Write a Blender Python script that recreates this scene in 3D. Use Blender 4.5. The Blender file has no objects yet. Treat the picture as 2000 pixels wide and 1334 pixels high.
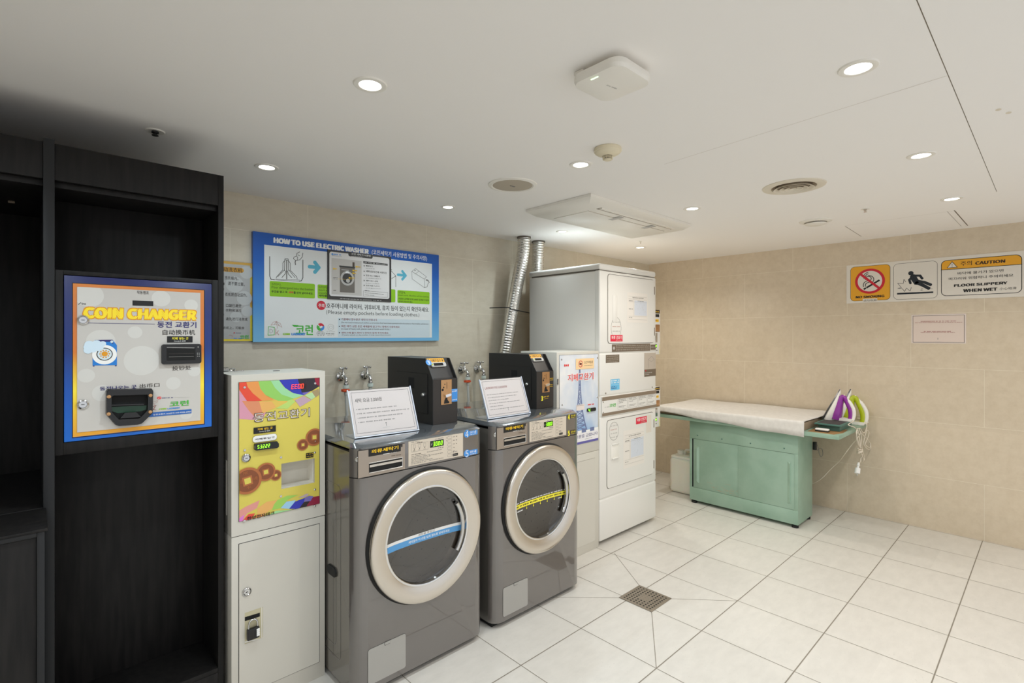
import bpy, bmesh, math, random
from mathutils import Vector, Matrix
sc = bpy.context.scene
col = sc.collection
R = random.Random(7)

# ---------------------------------------------------------------- camera, world, exposure
F = 1000.0; TH = math.atan(1.063); CT, ST = math.cos(TH), math.sin(TH); HZ = 655.5; EYE = 1.5
cam_data = bpy.data.cameras.new('camera'); cam = bpy.data.objects.new('camera', cam_data); col.objects.link(cam)
cam.location = (0, 0, EYE); cam.rotation_euler = (math.radians(90), 0, TH - math.radians(90))
cam_data.sensor_width = 36; cam_data.lens = 18.0; cam_data.shift_y = (HZ - 667.0) / 2000.0
cam_data.clip_start = 0.05
sc.camera = cam
w = bpy.data.worlds.new('world'); sc.world = w; w.use_nodes = True
w.node_tree.nodes['Background'].inputs[0].default_value = (0.93, 0.96, 1, 1)
w.node_tree.nodes['Background'].inputs[1].default_value = 0.62
sc.view_settings.view_transform = 'Standard'; sc.view_settings.look = 'None'
sc.view_settings.gamma = 1; sc.view_settings.use_curve_mapping = False
sc.view_settings.exposure = 0.62
LAMP_W = 15.5
COOL, NEUT, WARM = (0.80, 0.93, 1.0), (0.90, 0.96, 1.0), (1.0, 0.95, 0.87)
sc.cycles.max_bounces = 12; sc.cycles.diffuse_bounces = 9; sc.cycles.glossy_bounces = 4
sc.cycles.transparent_max_bounces = 12; sc.cycles.sample_clamp_indirect = 6
sc.cycles.caustics_reflective = False; sc.cycles.caustics_refractive = False
sc.cycles.use_denoising = True

XR, YB, ZC = 5.07, 3.137, 2.298          # end wall, back wall, ceiling
XL, YF = -1.6, -1.9

# ---------------------------------------------------------------- materials
def lin(c):
    return tuple(((x/255)/12.92 if x/255 <= 0.04045 else ((x/255+0.055)/1.055)**2.4) for x in c)
MATS = {}
def mat(name, rgb, rough=0.5, metal=0.0, coat=0.0, emit=0.0, spec=0.5):
    if name in MATS: return MATS[name]
    m = bpy.data.materials.new(name); m.use_nodes = True
    b = m.node_tree.nodes['Principled BSDF']
    b.inputs['Base Color'].default_value = (*lin(rgb), 1); b.inputs['Roughness'].default_value = rough
    b.inputs['Metallic'].default_value = metal; b.inputs['Coat Weight'].default_value = coat
    b.inputs['Specular IOR Level'].default_value = spec
    if emit:
        b.inputs['Emission Color'].default_value = (*lin(rgb), 1); b.inputs['Emission Strength'].default_value = emit
    MATS[name] = m
    return m
def nodes(m): return m.node_tree.nodes, m.node_tree.links, m.node_tree.nodes['Principled BSDF']
def noise_col(m, c1, c2, scale, stretch=(1, 1, 1), detail=4, lo=.35, hi=.65, bump=0.0, coord='Object'):
    n, l, b = nodes(m)
    tc = n.new('ShaderNodeTexCoord'); mp = n.new('ShaderNodeMapping'); mp.inputs['Scale'].default_value = stretch
    nz = n.new('ShaderNodeTexNoise'); nz.inputs['Scale'].default_value = scale; nz.inputs['Detail'].default_value = detail
    cr = n.new('ShaderNodeValToRGB'); cr.color_ramp.elements[0].position = lo; cr.color_ramp.elements[1].position = hi
    cr.color_ramp.elements[0].color = (*lin(c1), 1); cr.color_ramp.elements[1].color = (*lin(c2), 1)
    l.new(tc.outputs[coord], mp.inputs[0]); l.new(mp.outputs[0], nz.inputs['Vector'])
    l.new(nz.outputs['Fac'], cr.inputs[0]); l.new(cr.outputs[0], b.inputs['Base Color'])
    if bump:
        bp = n.new('ShaderNodeBump'); bp.inputs['Strength'].default_value = bump; bp.inputs['Distance'].default_value = .002
        l.new(nz.outputs['Fac'], bp.inputs['Height']); l.new(bp.outputs[0], b.inputs['Normal'])
    return m
def grad_z(name, stops, rough=.35, axis=2):
    m = mat(name, (128, 128, 128), rough); n, l, b = nodes(m)
    tc = n.new('ShaderNodeTexCoord'); sp = n.new('ShaderNodeSeparateXYZ'); cr = n.new('ShaderNodeValToRGB')
    e = cr.color_ramp.elements
    while len(e) < len(stops): e.new(.5)
    for el, (p, c) in zip(e, stops): el.position = p; el.color = (*lin(c), 1)
    l.new(tc.outputs['Generated'], sp.inputs[0]); l.new(sp.outputs[axis], cr.inputs[0]); l.new(cr.outputs[0], b.inputs['Base Color'])
    return m
def stone(name, base, dark, light, rough, tile, org, axes, amp=.05, coat=0.0):
    """polished stone tile: veined noise, each tile a little different"""
    m = mat(name, base, rough, coat=coat); n, l, b = nodes(m)
    b.inputs['Coat Roughness'].default_value = .06
    tc = n.new('ShaderNodeTexCoord')
    nz = n.new('ShaderNodeTexNoise'); nz.inputs['Scale'].default_value = 9; nz.inputs['Detail'].default_value = 8; nz.inputs['Roughness'].default_value = .65
    mp = n.new('ShaderNodeMapping'); mp.inputs['Scale'].default_value = (1, 2.2, 2.2)
    l.new(tc.outputs['Object'], mp.inputs[0]); l.new(mp.outputs[0], nz.inputs['Vector'])
    cr = n.new('ShaderNodeValToRGB'); cr.color_ramp.elements[0].position = .3; cr.color_ramp.elements[1].position = .62
    cr.color_ramp.elements[0].color = (*lin(dark), 1); cr.color_ramp.elements[1].color = (*lin(base), 1)
    l.new(nz.outputs['Fac'], cr.inputs[0])
    n2 = n.new('ShaderNodeTexNoise'); n2.inputs['Scale'].default_value = 60; n2.inputs['Detail'].default_value = 3
    l.new(mp.outputs[0], n2.inputs['Vector'])
    c2 = n.new('ShaderNodeValToRGB'); c2.color_ramp.elements[0].position = .66; c2.color_ramp.elements[1].position = .74
    c2.color_ramp.elements[0].color = (0, 0, 0, 1); c2.color_ramp.elements[1].color = (.55, .55, .55, 1)
    l.new(n2.outputs['Fac'], c2.inputs[0])
    mx = n.new('ShaderNodeMixRGB'); mx.inputs[2].default_value = (*lin(light), 1)
    l.new(c2.outputs[0], mx.inputs[0]); l.new(cr.outputs[0], mx.inputs[1])
    # tile id
    sp = n.new('ShaderNodeSeparateXYZ'); l.new(tc.outputs['Object'], sp.inputs[0])
    cb = n.new('ShaderNodeCombineXYZ')
    for k in (0, 1):
        s = n.new('ShaderNodeMath'); s.operation = 'SUBTRACT'; s.inputs[1].default_value = org[k]
        d = n.new('ShaderNodeMath'); d.operation = 'DIVIDE'; d.inputs[1].default_value = tile[k]
        f = n.new('ShaderNodeMath'); f.operation = 'FLOOR'
        l.new(sp.outputs[axes[k]], s.inputs[0]); l.new(s.outputs[0], d.inputs[0]); l.new(d.outputs[0], f.inputs[0]); l.new(f.outputs[0], cb.inputs[k])
    wn = n.new('ShaderNodeTexWhiteNoise'); l.new(cb.outputs[0], wn.inputs['Vector'])
    mr = n.new('ShaderNodeMapRange'); mr.inputs[3].default_value = 1 - amp; mr.inputs[4].default_value = 1 + amp * .3
    l.new(wn.outputs['Value'], mr.inputs[0])
    ml = n.new('ShaderNodeMixRGB'); ml.blend_type = 'MULTIPLY'; ml.inputs[0].default_value = 1
    l.new(mx.outputs[0], ml.inputs[1]); l.new(mr.outputs[0], ml.inputs[2]); l.new(ml.outputs[0], b.inputs['Base Color'])
    return m
def glassy(name, tint, gloss=.12, rough=.02, alpha=.85):
    m = bpy.data.materials.new(name); m.use_nodes = True; n, l = m.node_tree.nodes, m.node_tree.links
    n.clear(); o = n.new('ShaderNodeOutputMaterial'); t = n.new('ShaderNodeBsdfTransparent'); g = n.new('ShaderNodeBsdfGlossy')
    t.inputs[0].default_value = (*tint, 1); g.inputs['Roughness'].default_value = rough
    fr = n.new('ShaderNodeLayerWeight'); fr.inputs['Blend'].default_value = .5
    pw = n.new('ShaderNodeMath'); pw.operation = 'POWER'; pw.inputs[1].default_value = 4
    ad = n.new('ShaderNodeMath'); ad.operation = 'MULTIPLY_ADD'; ad.inputs[1].default_value = .85; ad.inputs[2].default_value = gloss; ad.use_clamp = True
    l.new(fr.outputs['Facing'], pw.inputs[0])
    mx = n.new('ShaderNodeMixShader'); l.new(pw.outputs[0], ad.inputs[0]); l.new(ad.outputs[0], mx.inputs[0])
    l.new(t.outputs[0], mx.inputs[1]); l.new(g.outputs[0], mx.inputs[2]); l.new(mx.outputs[0], o.inputs[0])
    MATS[name] = m; return m

M = {}
M['floor'] = stone('floor_tile', (223, 219, 212), (215, 211, 204), (203, 199, 192), .38, (.4295, .433), (2.055, .369), (0, 1), .035)
M['wall_b'] = stone('back_wall_tile', (214, 205, 186), (205, 195, 175), (192, 182, 161), .25, (1.05, .30), (.2, .0), (0, 2), .03, .25)
M['wall_r'] = stone('end_wall_tile', (216, 202, 180), (207, 192, 169), (195, 180, 156), .25, (1.05, .30), (.2, .0), (1, 2), .03, .25)
M['plain'] = mat('pale_plaster', (214, 206, 192), .7)
M['ceil'] = mat('ceiling_paint', (245, 243, 241), .75)
M['grout_f'] = mat('floor_grout', (140, 132, 120), .9)
M['grout_w'] = mat('wall_grout', (226, 218, 200), .9)
M['seam'] = mat('ceiling_seam', (120, 110, 96), .9)
M['black'] = mat('black_plastic', (24, 24, 25), .35)
M['pure'] = mat('print_black', (14, 14, 15), .5)
M['dark'] = mat('dark_gap', (8, 8, 8), .8)
M['white'] = mat('print_white', (240, 240, 238), .45)
M['wht_pl'] = mat('white_plastic', (236, 233, 226), .35)
M['chrome'] = mat('chrome', (205, 205, 205), .12, 1)
M['steel'] = mat('brushed_steel', (214, 207, 197), .24, 1)
M['lip'] = mat('polished_lip', (225, 225, 225), .1, 1)
M['brass'] = mat('copper_coin_plate', (196, 152, 108), .3, .8)
M['wood'] = noise_col(mat('black_wood', (24, 23, 23), .55, spec=.25), (17, 16, 16), (30, 28, 27), 6, (9, 9, .9), 6, .35, .65, .15)
M['wood_edge'] = mat('black_edge_band', (34, 35, 37), .5, spec=.3)
M['mach'] = mat('machine_enamel', (207, 203, 193), .42)
M['dryer'] = mat('dryer_enamel', (228, 226, 221), .33, coat=.2)
M['dryer_gap'] = mat('dryer_seam', (96, 90, 82), .8)
M['taupe'] = mat('taupe_strip', (134, 118, 100), .45)
M['taupe_d'] = mat('taupe_sticker', (112, 98, 82), .5)
M['washer'] = mat('washer_grey_paint', (102, 97, 94), .32, .3, coat=1)
M['washer'].node_tree.nodes['Principled BSDF'].inputs['Coat Roughness'].default_value = .035; M['washer'].node_tree.nodes['Principled BSDF'].inputs['Coat IOR'].default_value = 1.9
M['washer_side'] = mat('washer_side_paint', (118, 114, 108), .22, .4, coat=.5)
M['washer_top'] = mat('washer_top_gloss', (112, 116, 120), .1, .55, coat=1)
M['panel_lt'] = mat('control_overlay', (206, 194, 178), .45)
M['flap'] = mat('flap_grey', (168, 166, 162), .4, .2)
M['drum'] = mat('drum_steel', (150, 142, 132), .3, .9)
M['glass'] = glassy('door_glass', (.46, .41, .36), .15)
M['acrylic'] = glassy('clear_acrylic', (.95, .96, .98), .02)
M['rub'] = mat('rubber', (20, 20, 20), .7)
M['box'] = mat('coin_box_black', (36, 35, 35), .42, .1)
M['boxf'] = mat('coin_box_brown_black', (48, 43, 40), .4, .1)
M['green'] = noise_col(mat('green_enamel', (150, 178, 160), .38), (140, 170, 151), (156, 184, 166), 5, (1, 1, 1), 5)
M['green_d'] = mat('green_tray', (76, 116, 106), .45)
M['cloth'] = noise_col(mat('white_cloth', (226, 223, 217), .9), (214, 211, 206), (222, 219, 214), 30)
M['woodply'] = mat('bare_board', (158, 122, 80), .7)
M['gold'] = mat('print_yellow', (242, 196, 30), .45)
M['amber'] = mat('sign_amber', (232, 168, 40), .45)
M['yel'] = mat('print_lemon', (238, 226, 60), .45)
M['red'] = mat('print_red', (206, 30, 52), .45)
M['red2'] = mat('print_scarlet', (226, 44, 44), .45)
M['crim'] = mat('sticker_crimson', (222, 40, 70), .45)
M['blue'] = mat('sticker_blue', (64, 140, 214), .45)
M['navy'] = mat('print_navy', (40, 40, 110), .45)
M['lime'] = mat('print_lime', (140, 196, 10), .45)
M['teal'] = mat('print_teal', (88, 176, 200), .45)
M['grn'] = mat('print_green', (70, 178, 60), .45)
M['grey'] = mat('print_grey', (120, 118, 114), .5)
M['lgrey'] = mat('print_light_grey', (186, 184, 180), .5)
M['ink'] = mat('print_ink', (58, 52, 48), .5)
M['brown'] = mat('sticker_brown', (72, 56, 36), .5)
M['brtxt'] = mat('print_brown', (140, 40, 36), .5)
M['pink'] = mat('print_pink', (198, 160, 150), .5)
M['pale'] = mat('print_pale_blue', (206, 222, 230), .5)
M['skyb'] = mat('print_sky', (110, 190, 230), .5)
M['paper'] = mat('paper', (226, 214, 208), .7)
M['frost'] = mat('frosted_edge', (214, 222, 236), .25, coat=.4)
M['led_g'] = mat('led_green', (140, 255, 40), .5, emit=1.6)
M['led_r'] = mat('led_red', (255, 60, 40), .5, emit=1.3)
M['led_off'] = mat('led_unlit', (60, 30, 34), .4)
M['lcd'] = mat('display_window', (14, 30, 8), .2)
M['lens'] = mat('lamp_lens', (255, 253, 250), .3, emit=4.5)
M['apled'] = mat('status_led', (190, 255, 170), .5, emit=2.2)
M['cream'] = mat('detector_cream', (226, 216, 190), .5)
M['vent'] = mat('vent_cream', (222, 214, 198), .5)
M['vent_g'] = mat('speaker_mesh', (182, 172, 156), .7)
M['foil'] = noise_col(mat('aluminium_foil', (222, 220, 214), .22, 1), (196, 194, 188), (240, 238, 234), 110, bump=1.0)
M['acr_card'] = glassy('card_acrylic', (.96, .97, .98), .0, .42)
M['hose'] = mat('grey_hose', (196, 196, 190), .5)
M['valve_o'] = mat('orange_valve', (222, 84, 40), .45)
M['valve_w'] = mat('white_nut', (212, 222, 214), .45)
M['purple'] = mat('purple_plastic', (140, 50, 150), .3)
M['limep'] = mat('lime_plastic', (176, 190, 30), .35)
M['cord'] = mat('white_cord', (226, 216, 200), .6)
M['sole'] = mat('iron_soleplate', (110, 108, 110), .3, .8)
M['jug'] = mat('milky_plastic', (232, 230, 220), .4)
M['jug'].node_tree.nodes['Principled BSDF'].inputs['Subsurface Weight'].default_value = .3
M['drain'] = mat('drain_steel', (158, 148, 134), .4, .6)
M['orange'] = mat('note_orange', (242, 208, 160), .5)
M['copper'] = mat('old_coin', (176, 104, 58), .5)
M['copper_d'] = mat('old_coin_face', (134, 74, 42), .5)
M['gum'] = mat('print_gold_deep', (222, 150, 20), .45)

# ---------------------------------------------------------------- mesh builder
class MB:
    def __init__(s): s.v = []; s.f = []; s.fm = []; s.mats = []
    def mi(s, m):
        if m not in s.mats: s.mats.append(m)
        return s.mats.index(m)
    def add(s, vs, fs, m):
        o = len(s.v); i = s.mi(m)
        s.v += [tuple(v) for v in vs]
        for f in fs: s.f.append([k + o for k in f]); s.fm.append(i)
        return s
    def box(s, x0, x1, y0, y1, z0, z1, m, bev=0.0, seg=2):
        if bev <= 0:
            vs = [(x, y, z) for z in (z0, z1) for y in (y0, y1) for x in (x0, x1)]
            return s.add(vs, [(0, 2, 3, 1), (4, 5, 7, 6), (0, 1, 5, 4), (2, 6, 7, 3), (0, 4, 6, 2), (1, 3, 7, 5)], m)
        bm = bmesh.new(); bmesh.ops.create_cube(bm, size=1)
        for v in bm.verts: v.co = Vector(((x0+x1)/2 + v.co.x*(x1-x0), (y0+y1)/2 + v.co.y*(y1-y0), (z0+z1)/2 + v.co.z*(z1-z0)))
        bmesh.ops.bevel(bm, geom=bm.edges[:], offset=bev, segments=seg, affect='EDGES', profile=.5)
        bm.verts.index_update()
        s.add([v.co[:] for v in bm.verts], [[v.index for v in f.verts] for f in bm.faces], m); bm.free(); return s
    def lathe(s, c, ax, prof, m, n=32, ref=None):
        ax = Vector(ax).normalized(); a = ref or (Vector((0, 0, 1)) if abs(ax.z) < .9 else Vector((1, 0, 0)))
        u = (a - ax*a.dot(ax)).normalized(); v = ax.cross(u); c = Vector(c)
        vs = []; fs = []
        for r, h in prof:
            for k in range(n):
                t = 2*math.pi*k/n; vs.append(c + ax*h + (u*math.cos(t) + v*math.sin(t))*max(r, 1e-5))
        for j in range(len(prof)-1):
            for k in range(n):
                k2 = (k+1) % n; fs.append((j*n+k, j*n+k2, (j+1)*n+k2, (j+1)*n+k))
        return s.add(vs, fs, m)
    def cyl(s, p0, p1, r, m, n=20, r1=None):
        p0, p1 = Vector(p0), Vector(p1); L = (p1-p0).length; r1 = r if r1 is None else r1
        return s.lathe(p0, p1-p0, [(0, 0), (r, 0), (r1, L), (0, L)], m, n)
    def ball(s, c, r, m, n=12, sq=(1, 1, 1)):
        c = Vector(c); vs = []; fs = []; h = n//2
        for j in range(h+1):
            p = math.pi*j/h
            for k in range(n):
                t = 2*math.pi*k/n; vs.append((c.x+r*sq[0]*math.sin(p)*math.cos(t), c.y+r*sq[1]*math.sin(p)*math.sin(t), c.z+r*sq[2]*math.cos(p)))
        for j in range(h):
            for k in range(n): fs.append((j*n+k, (j+1)*n+k, (j+1)*n+(k+1) % n, j*n+(k+1) % n))
        return s.add(vs, fs, m)
    def tube(s, pts, r, m, n=10, closed=False, caps=True):
        P = [Vector(p) for p in pts]; N = len(P); rs = r if isinstance(r, (list, tuple)) else [r]*N
        T = []
        for i in range(N):
            a = P[i-1] if (i or closed) else P[i]; b = P[(i+1) % N] if (i < N-1 or closed) else P[i]
            T.append((b-a).normalized())
        u = T[0].orthogonal().normalized(); vs = []; fs = []
        for i in range(N):
            u = (u - T[i]*u.dot(T[i])).normalized(); v = T[i].cross(u)
            for k in range(n):
                t = 2*math.pi*k/n; vs.append(P[i] + (u*math.cos(t)+v*math.sin(t))*rs[i])
        for i in range(N if closed else N-1):
            j = (i+1) % N
            for k in range(n): fs.append((i*n+k, i*n+(k+1) % n, j*n+(k+1) % n, j*n+k))
        if caps and not closed: fs += [list(range(n))[::-1], [(N-1)*n+k for k in range(n)]]
        return s.add(vs, fs, m)
    def prism(s, pts, d0, d1, O, U, V, m):
        """2-D outline in the (U, V) plane through O, extruded along U x V from d0 to d1"""
        O, U, V = Vector(O), Vector(U), Vector(V); N = U.cross(V); k = len(pts)
        vs = [O+U*a+V*b+N*d for d in (d0, d1) for a, b in pts]
        fs = [list(range(k))[::-1], [k+i for i in range(k)]] + [(i, (i+1) % k, k+(i+1) % k, k+i) for i in range(k)]
        return s.add(vs, fs, m)
    def build(s, name, parent=None, smooth=True, ang=35, **props):
        me = bpy.data.meshes.new(name); o = bpy.data.objects.new(name, me)
        off = Vector((0, 0, 0))
        if parent is not None:
            o.parent = parent; q = parent
            while q is not None: off = off + Vector(q.location); q = q.parent
        else:
            xs, ys, zs = zip(*s.v); off = Vector(((min(xs)+max(xs))/2, (min(ys)+max(ys))/2, min(zs))); o.location = off
        me.from_pydata([Vector(v)-off for v in s.v], [], s.f)
        for m in s.mats: me.materials.append(m)
        me.polygons.foreach_set('material_index', s.fm)
        bm = bmesh.new(); bm.from_mesh(me)
        bmesh.ops.remove_doubles(bm, verts=bm.verts, dist=1e-6); bm.to_mesh(me); bm.free()
        if smooth:
            me.polygons.foreach_set('use_smooth', [True]*len(me.polygons)); me.set_sharp_from_angle(angle=math.radians(ang))
        me.update(); col.objects.link(o)
        for k, v in props.items(): o[k] = v
        return o
def thing(name, label, cat, loc=(0, 0, 0), group=None):
    o = bpy.data.objects.new(name, None); col.objects.link(o); o.location = loc; o.empty_display_size = .05
    o['label'] = label; o['category'] = cat
    if group: o['group'] = group
    return o
def tag(o, label, cat, group=None):
    o['label'] = label; o['category'] = cat
    if group: o['group'] = group
    return o
def catmull(pts, k=8, closed=False):
    P = [Vector(p) for p in pts]; n = len(P); out = []
    rng = range(n if closed else n-1)
    for i in rng:
        g = lambda j: P[j % n] if closed else P[max(0, min(n-1, j))]
        a, b, c, d = g(i-1), g(i), g(i+1), g(i+2)
        for t in [q/k for q in range(k)]:
            out.append(.5*((2*b)+(c-a)*t+(2*a-5*b+4*c-d)*t*t+(3*b-a-3*c+d)*t**3))
    if not closed: out.append(P[-1])
    return out
def ray(px, py):
    r = (px-1000)/F; return Vector((CT+r*ST, ST-r*CT, -(py-HZ)/F))
def onZ(px, py, z): d = ray(px, py); return Vector((0, 0, EYE)) + d*((z-EYE)/d.z)
def onY(px, py, y): d = ray(px, py); return Vector((0, 0, EYE)) + d*(y/d.y)
def onX(px, py, x): d = ray(px, py); return Vector((0, 0, EYE)) + d*(x/d.x)

_TX = {}
try:                                                       # Blender's own bundled sans for Latin lettering
    LATIN = bpy.data.fonts.load(bpy.utils.system_resource('DATAFILES') + '/fonts/Noto Sans CJK Regular.woff2')
except Exception:
    LATIN = None
def text_mesh(body):
    key = body
    if key not in _TX:
        c = bpy.data.curves.new('t', 'FONT'); c.body = body; c.resolution_u = 3
        if LATIN and all(ord(q) < 128 for q in body): c.font = LATIN
        o = bpy.data.objects.new('t', c); col.objects.link(o)
        me = bpy.data.meshes.new_from_object(o.evaluated_get(bpy.context.evaluated_depsgraph_get()))
        vs = [(v.co.x, v.co.y) for v in me.vertices]; fs = [list(p.vertices) for p in me.polygons]
        bpy.data.objects.remove(o); bpy.data.curves.remove(c); bpy.data.meshes.remove(me)
        xs = [v[0] for v in vs]; ys = [v[1] for v in vs]
        x0, x1, y0, y1 = min(xs), max(xs), min(ys), max(ys)
        _TX[key] = ([((x-x0)/(x1-x0), (y-y0)/max(1e-6, y1-y0)) for x, y in vs], fs, x1-x0, y1-y0)
    return _TX[key]

class Panel:
    """flat print on a real surface: plane through O with axes U (to the reader's right) and V (up)"""
    STEP = .0004
    def __init__(s, mb, O, U=(1, 0, 0), V=(0, 0, 1)):
        s.mb = mb; s.O = Vector(O); s.U = Vector(U).normalized(); s.V = Vector(V).normalized(); s.N = s.U.cross(s.V)
        s.vx, s.vy, s.k = 0, 0, 1.0; s.du = 0.0; s.ct = 0
    def view(s, x, y, k): s.vx, s.vy, s.k = x, y, k; return s
    def uv(s, px, py):
        d = ray(s.vx+px/s.k, s.vy+py/s.k); e = Vector((0, 0, EYE)) - s.O
        t = -e.dot(s.N)/d.dot(s.N); h = e + d*t
        h = h - s.O; return (h.dot(s.U)+s.du, h.dot(s.V))
    def W(s, u, v, L): return s.O + s.U*u + s.V*v + s.N*(L*s.STEP + (s.ct % 16)*1.6e-5)
    def poly_uv(s, pts, m, L=1):
        s.ct += 1
        s.mb.add([s.W(u, v, L) for u, v in pts], [list(range(len(pts)))], m)
    def P(s, pts, m, L=1): s.poly_uv([s.uv(*p) for p in pts], m, L)
    def rect_uv(s, u0, v0, u1, v1, m, L=1): s.poly_uv([(u0, v0), (u1, v0), (u1, v1), (u0, v1)], m, L)
    def box2(s, x0, y0, x1, y1):
        a, b = s.uv(x0, y0), s.uv(x1, y1); return min(a[0], b[0]), min(a[1], b[1]), max(a[0], b[0]), max(a[1], b[1])
    def R(s, x0, y0, x1, y1, m, L=1): s.rect_uv(*s.box2(x0, y0, x1, y1), m, L)
    def rr_pts(s, u0, v0, u1, v1, r, n=6):
        out = []
        for cx, cy, a in ((u1-r, v1-r, 0), (u0+r, v1-r, 90), (u0+r, v0+r, 180), (u1-r, v0+r, 270)):
            for i in range(n+1):
                t = math.radians(a+90*i/n); out.append((cx+r*math.cos(t), cy+r*math.sin(t)))
        return out
    def RR(s, x0, y0, x1, y1, r, m, L=1):
        b = s.box2(x0, y0, x1, y1); s.poly_uv(s.rr_pts(*b, min(r, (b[2]-b[0])/2.01, (b[3]-b[1])/2.01)), m, L)
    def frame(s, x0, y0, x1, y1, wd, m, L=1, r=0):
        u0, v0, u1, v1 = s.box2(x0, y0, x1, y1)
        if r: a = s.rr_pts(u0, v0, u1, v1, r); b = s.rr_pts(u0+wd, v0+wd, u1-wd, v1-wd, max(r-wd, .0005))
        else: a = [(u0, v0), (u1, v0), (u1, v1), (u0, v1)]; b = [(u0+wd, v0+wd), (u1-wd, v0+wd), (u1-wd, v1-wd), (u0+wd, v1-wd)]
        n = len(a); s.mb.add([s.W(u, v, L) for u, v in a+b], [(i, (i+1) % n, n+(i+1) % n, n+i) for i in range(n)], m)
    def C(s, cx, cy, r, m, L=1, n=28, sx=1.0):
        u, v = s.uv(cx, cy); s.circ_uv(u, v, r, m, L, n, sx)
    def circ_uv(s, u, v, r, m, L=1, n=28, sx=1.0):
        s.poly_uv([(u+sx*r*math.cos(2*math.pi*i/n), v+r*math.sin(2*math.pi*i/n)) for i in range(n)], m, L)
    def ring(s, cx, cy, r0, r1, m, L=1, n=36, a0=0, a1=360, sx=1.0):
        u, v = s.uv(cx, cy); vs = []; fs = []
        for i in range(n+1):
            t = math.radians(a0+(a1-a0)*i/n)
            for r in (r0, r1): vs.append(s.W(u+sx*r*math.cos(t), v+r*math.sin(t), L))
        for i in range(n): fs.append((2*i, 2*i+1, 2*i+3, 2*i+2))
        s.mb.add(vs, fs, m)
    def L_uv(s, pts, wd, m, L=1):
        for (a, b), (c, d) in zip(pts[:-1], pts[1:]):
            e = Vector((c-a, d-b)); l = e.length
            if l < 1e-7: continue
            e /= l; p = Vector((-e.y, e.x))*wd/2; e *= wd*.25
            s.poly_uv([(a-p.x-e.x, b-p.y-e.y), (c-p.x+e.x, d-p.y+e.y), (c+p.x+e.x, d+p.y+e.y), (a+p.x-e.x, b+p.y-e.y)], m, L)
    def LN(s, pts, wd, m, L=1): s.L_uv([s.uv(*p) for p in pts], wd, m, L)
    def T(s, body, x0, y0, x1, y1, m, L=2, bold=0.0, grow=0.0):
        """(x0,y0) lower-left pixel, (x1,y1) upper-right pixel of the lettering"""
        a, b = s.uv(x0, y0), s.uv(x1, y1); s.text_uv(body, a[0]-grow, a[1]-grow, b[0]+grow, b[1]+grow, m, L, bold)
    def text_uv(s, body, u0, v0, u1, v1, m, L=2, bold=0.0):
        vs, fs, ew, eh = text_mesh(body)
        bu, bv = bold*(u1-u0)/ew, bold*.6*(v1-v0)/eh                    # heavier weight: overprint, inset so the outline box stays
        nx = 1 if not bold else 2 if bold <= .015 else max(4, math.ceil(2*bold/.018)+1)
        for i in range(nx):
            du = 0 if nx == 1 else 2*i/(nx-1)-1; dv = 0 if nx < 3 else (-1, 1)[i % 2] if bold < .045 else (-1, 0, 1, 0)[i % 4]
            s.ct += 1
            s.mb.add([s.W(u0+bu+x*(u1-u0-2*bu)+du*bu, v0+bv+y*(v1-v0-2*bv)+dv*bv, L) for x, y in vs], fs, m)
    def D(s, x0, y0, x1, y1, h, m, L=2, dens=1.0):
        """one line of lettering too small to read: word-sized strokes"""
        a, b = s.uv(x0, y0), s.uv(x1, y1); s.dash_uv(a, b, h, m, L)
    def dash_uv(s, a, b, h, m, L=2):
        A, B = Vector(a), Vector(b); l = (B-A).length; e = (B-A)/l; p = Vector((-e.y, e.x)); x = 0
        while x < l - h*.3:
            wl = min(l-x, h*R.uniform(1.2, 3.6)); q = 0
            while q < wl - h*.2:
                c = h*R.uniform(.4, .65); hh = h*R.uniform(.24, .38)
                o = A+e*(x+q); s.poly_uv([tuple(o-p*hh), tuple(o+e*c-p*hh), tuple(o+e*c+p*hh), tuple(o+p*hh)], m, L); q += c+h*.26
            x += wl + h*.7
def clip(poly, u0, v0, u1, v1):
    for ax, lim, sg in ((0, u0, 1), (0, u1, -1), (1, v0, 1), (1, v1, -1)):
        out = []
        for i in range(len(poly)):
            a, b = poly[i-1], poly[i]; da, db = (a[ax]-lim)*sg, (b[ax]-lim)*sg
            if (da >= 0) != (db >= 0):
                t = da/(da-db); out.append((a[0]+(b[0]-a[0])*t, a[1]+(b[1]-a[1])*t))
            if db >= 0: out.append(b)
        poly = out
        if not poly: return []
    return poly
def seg7(P, u, v, w_, h, ch, m, L, off=None):
    t = h*.13; S = {'a': (0, h, w_, h), 'b': (w_, h/2, w_, h), 'c': (w_, 0, w_, h/2), 'd': (0, 0, w_, 0), 'e': (0, 0, 0, h/2), 'f': (0, h/2, 0, h), 'g': (0, h/2, w_, h/2)}
    on = {'0': 'abcdef', '3': 'abcdg', '8': 'abcdefg', '5': 'afgcd', '2': 'abged', 'E': 'afged', '7': 'abc', '9': 'abcdfg'}.get(ch, '')
    sl = h*.12
    for k, (a, b, c, d) in S.items():
        mm = m if k in on else off
        if mm is None: continue
        P.L_uv([(u+a+sl*b/h, v+b), (u+c+sl*d/h, v+d)], t, mm, L)
BK = dict(U=(1, 0, 0), V=(0, 0, 1)); RT = dict(U=(0, -1, 0), V=(0, 0, 1))

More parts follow.
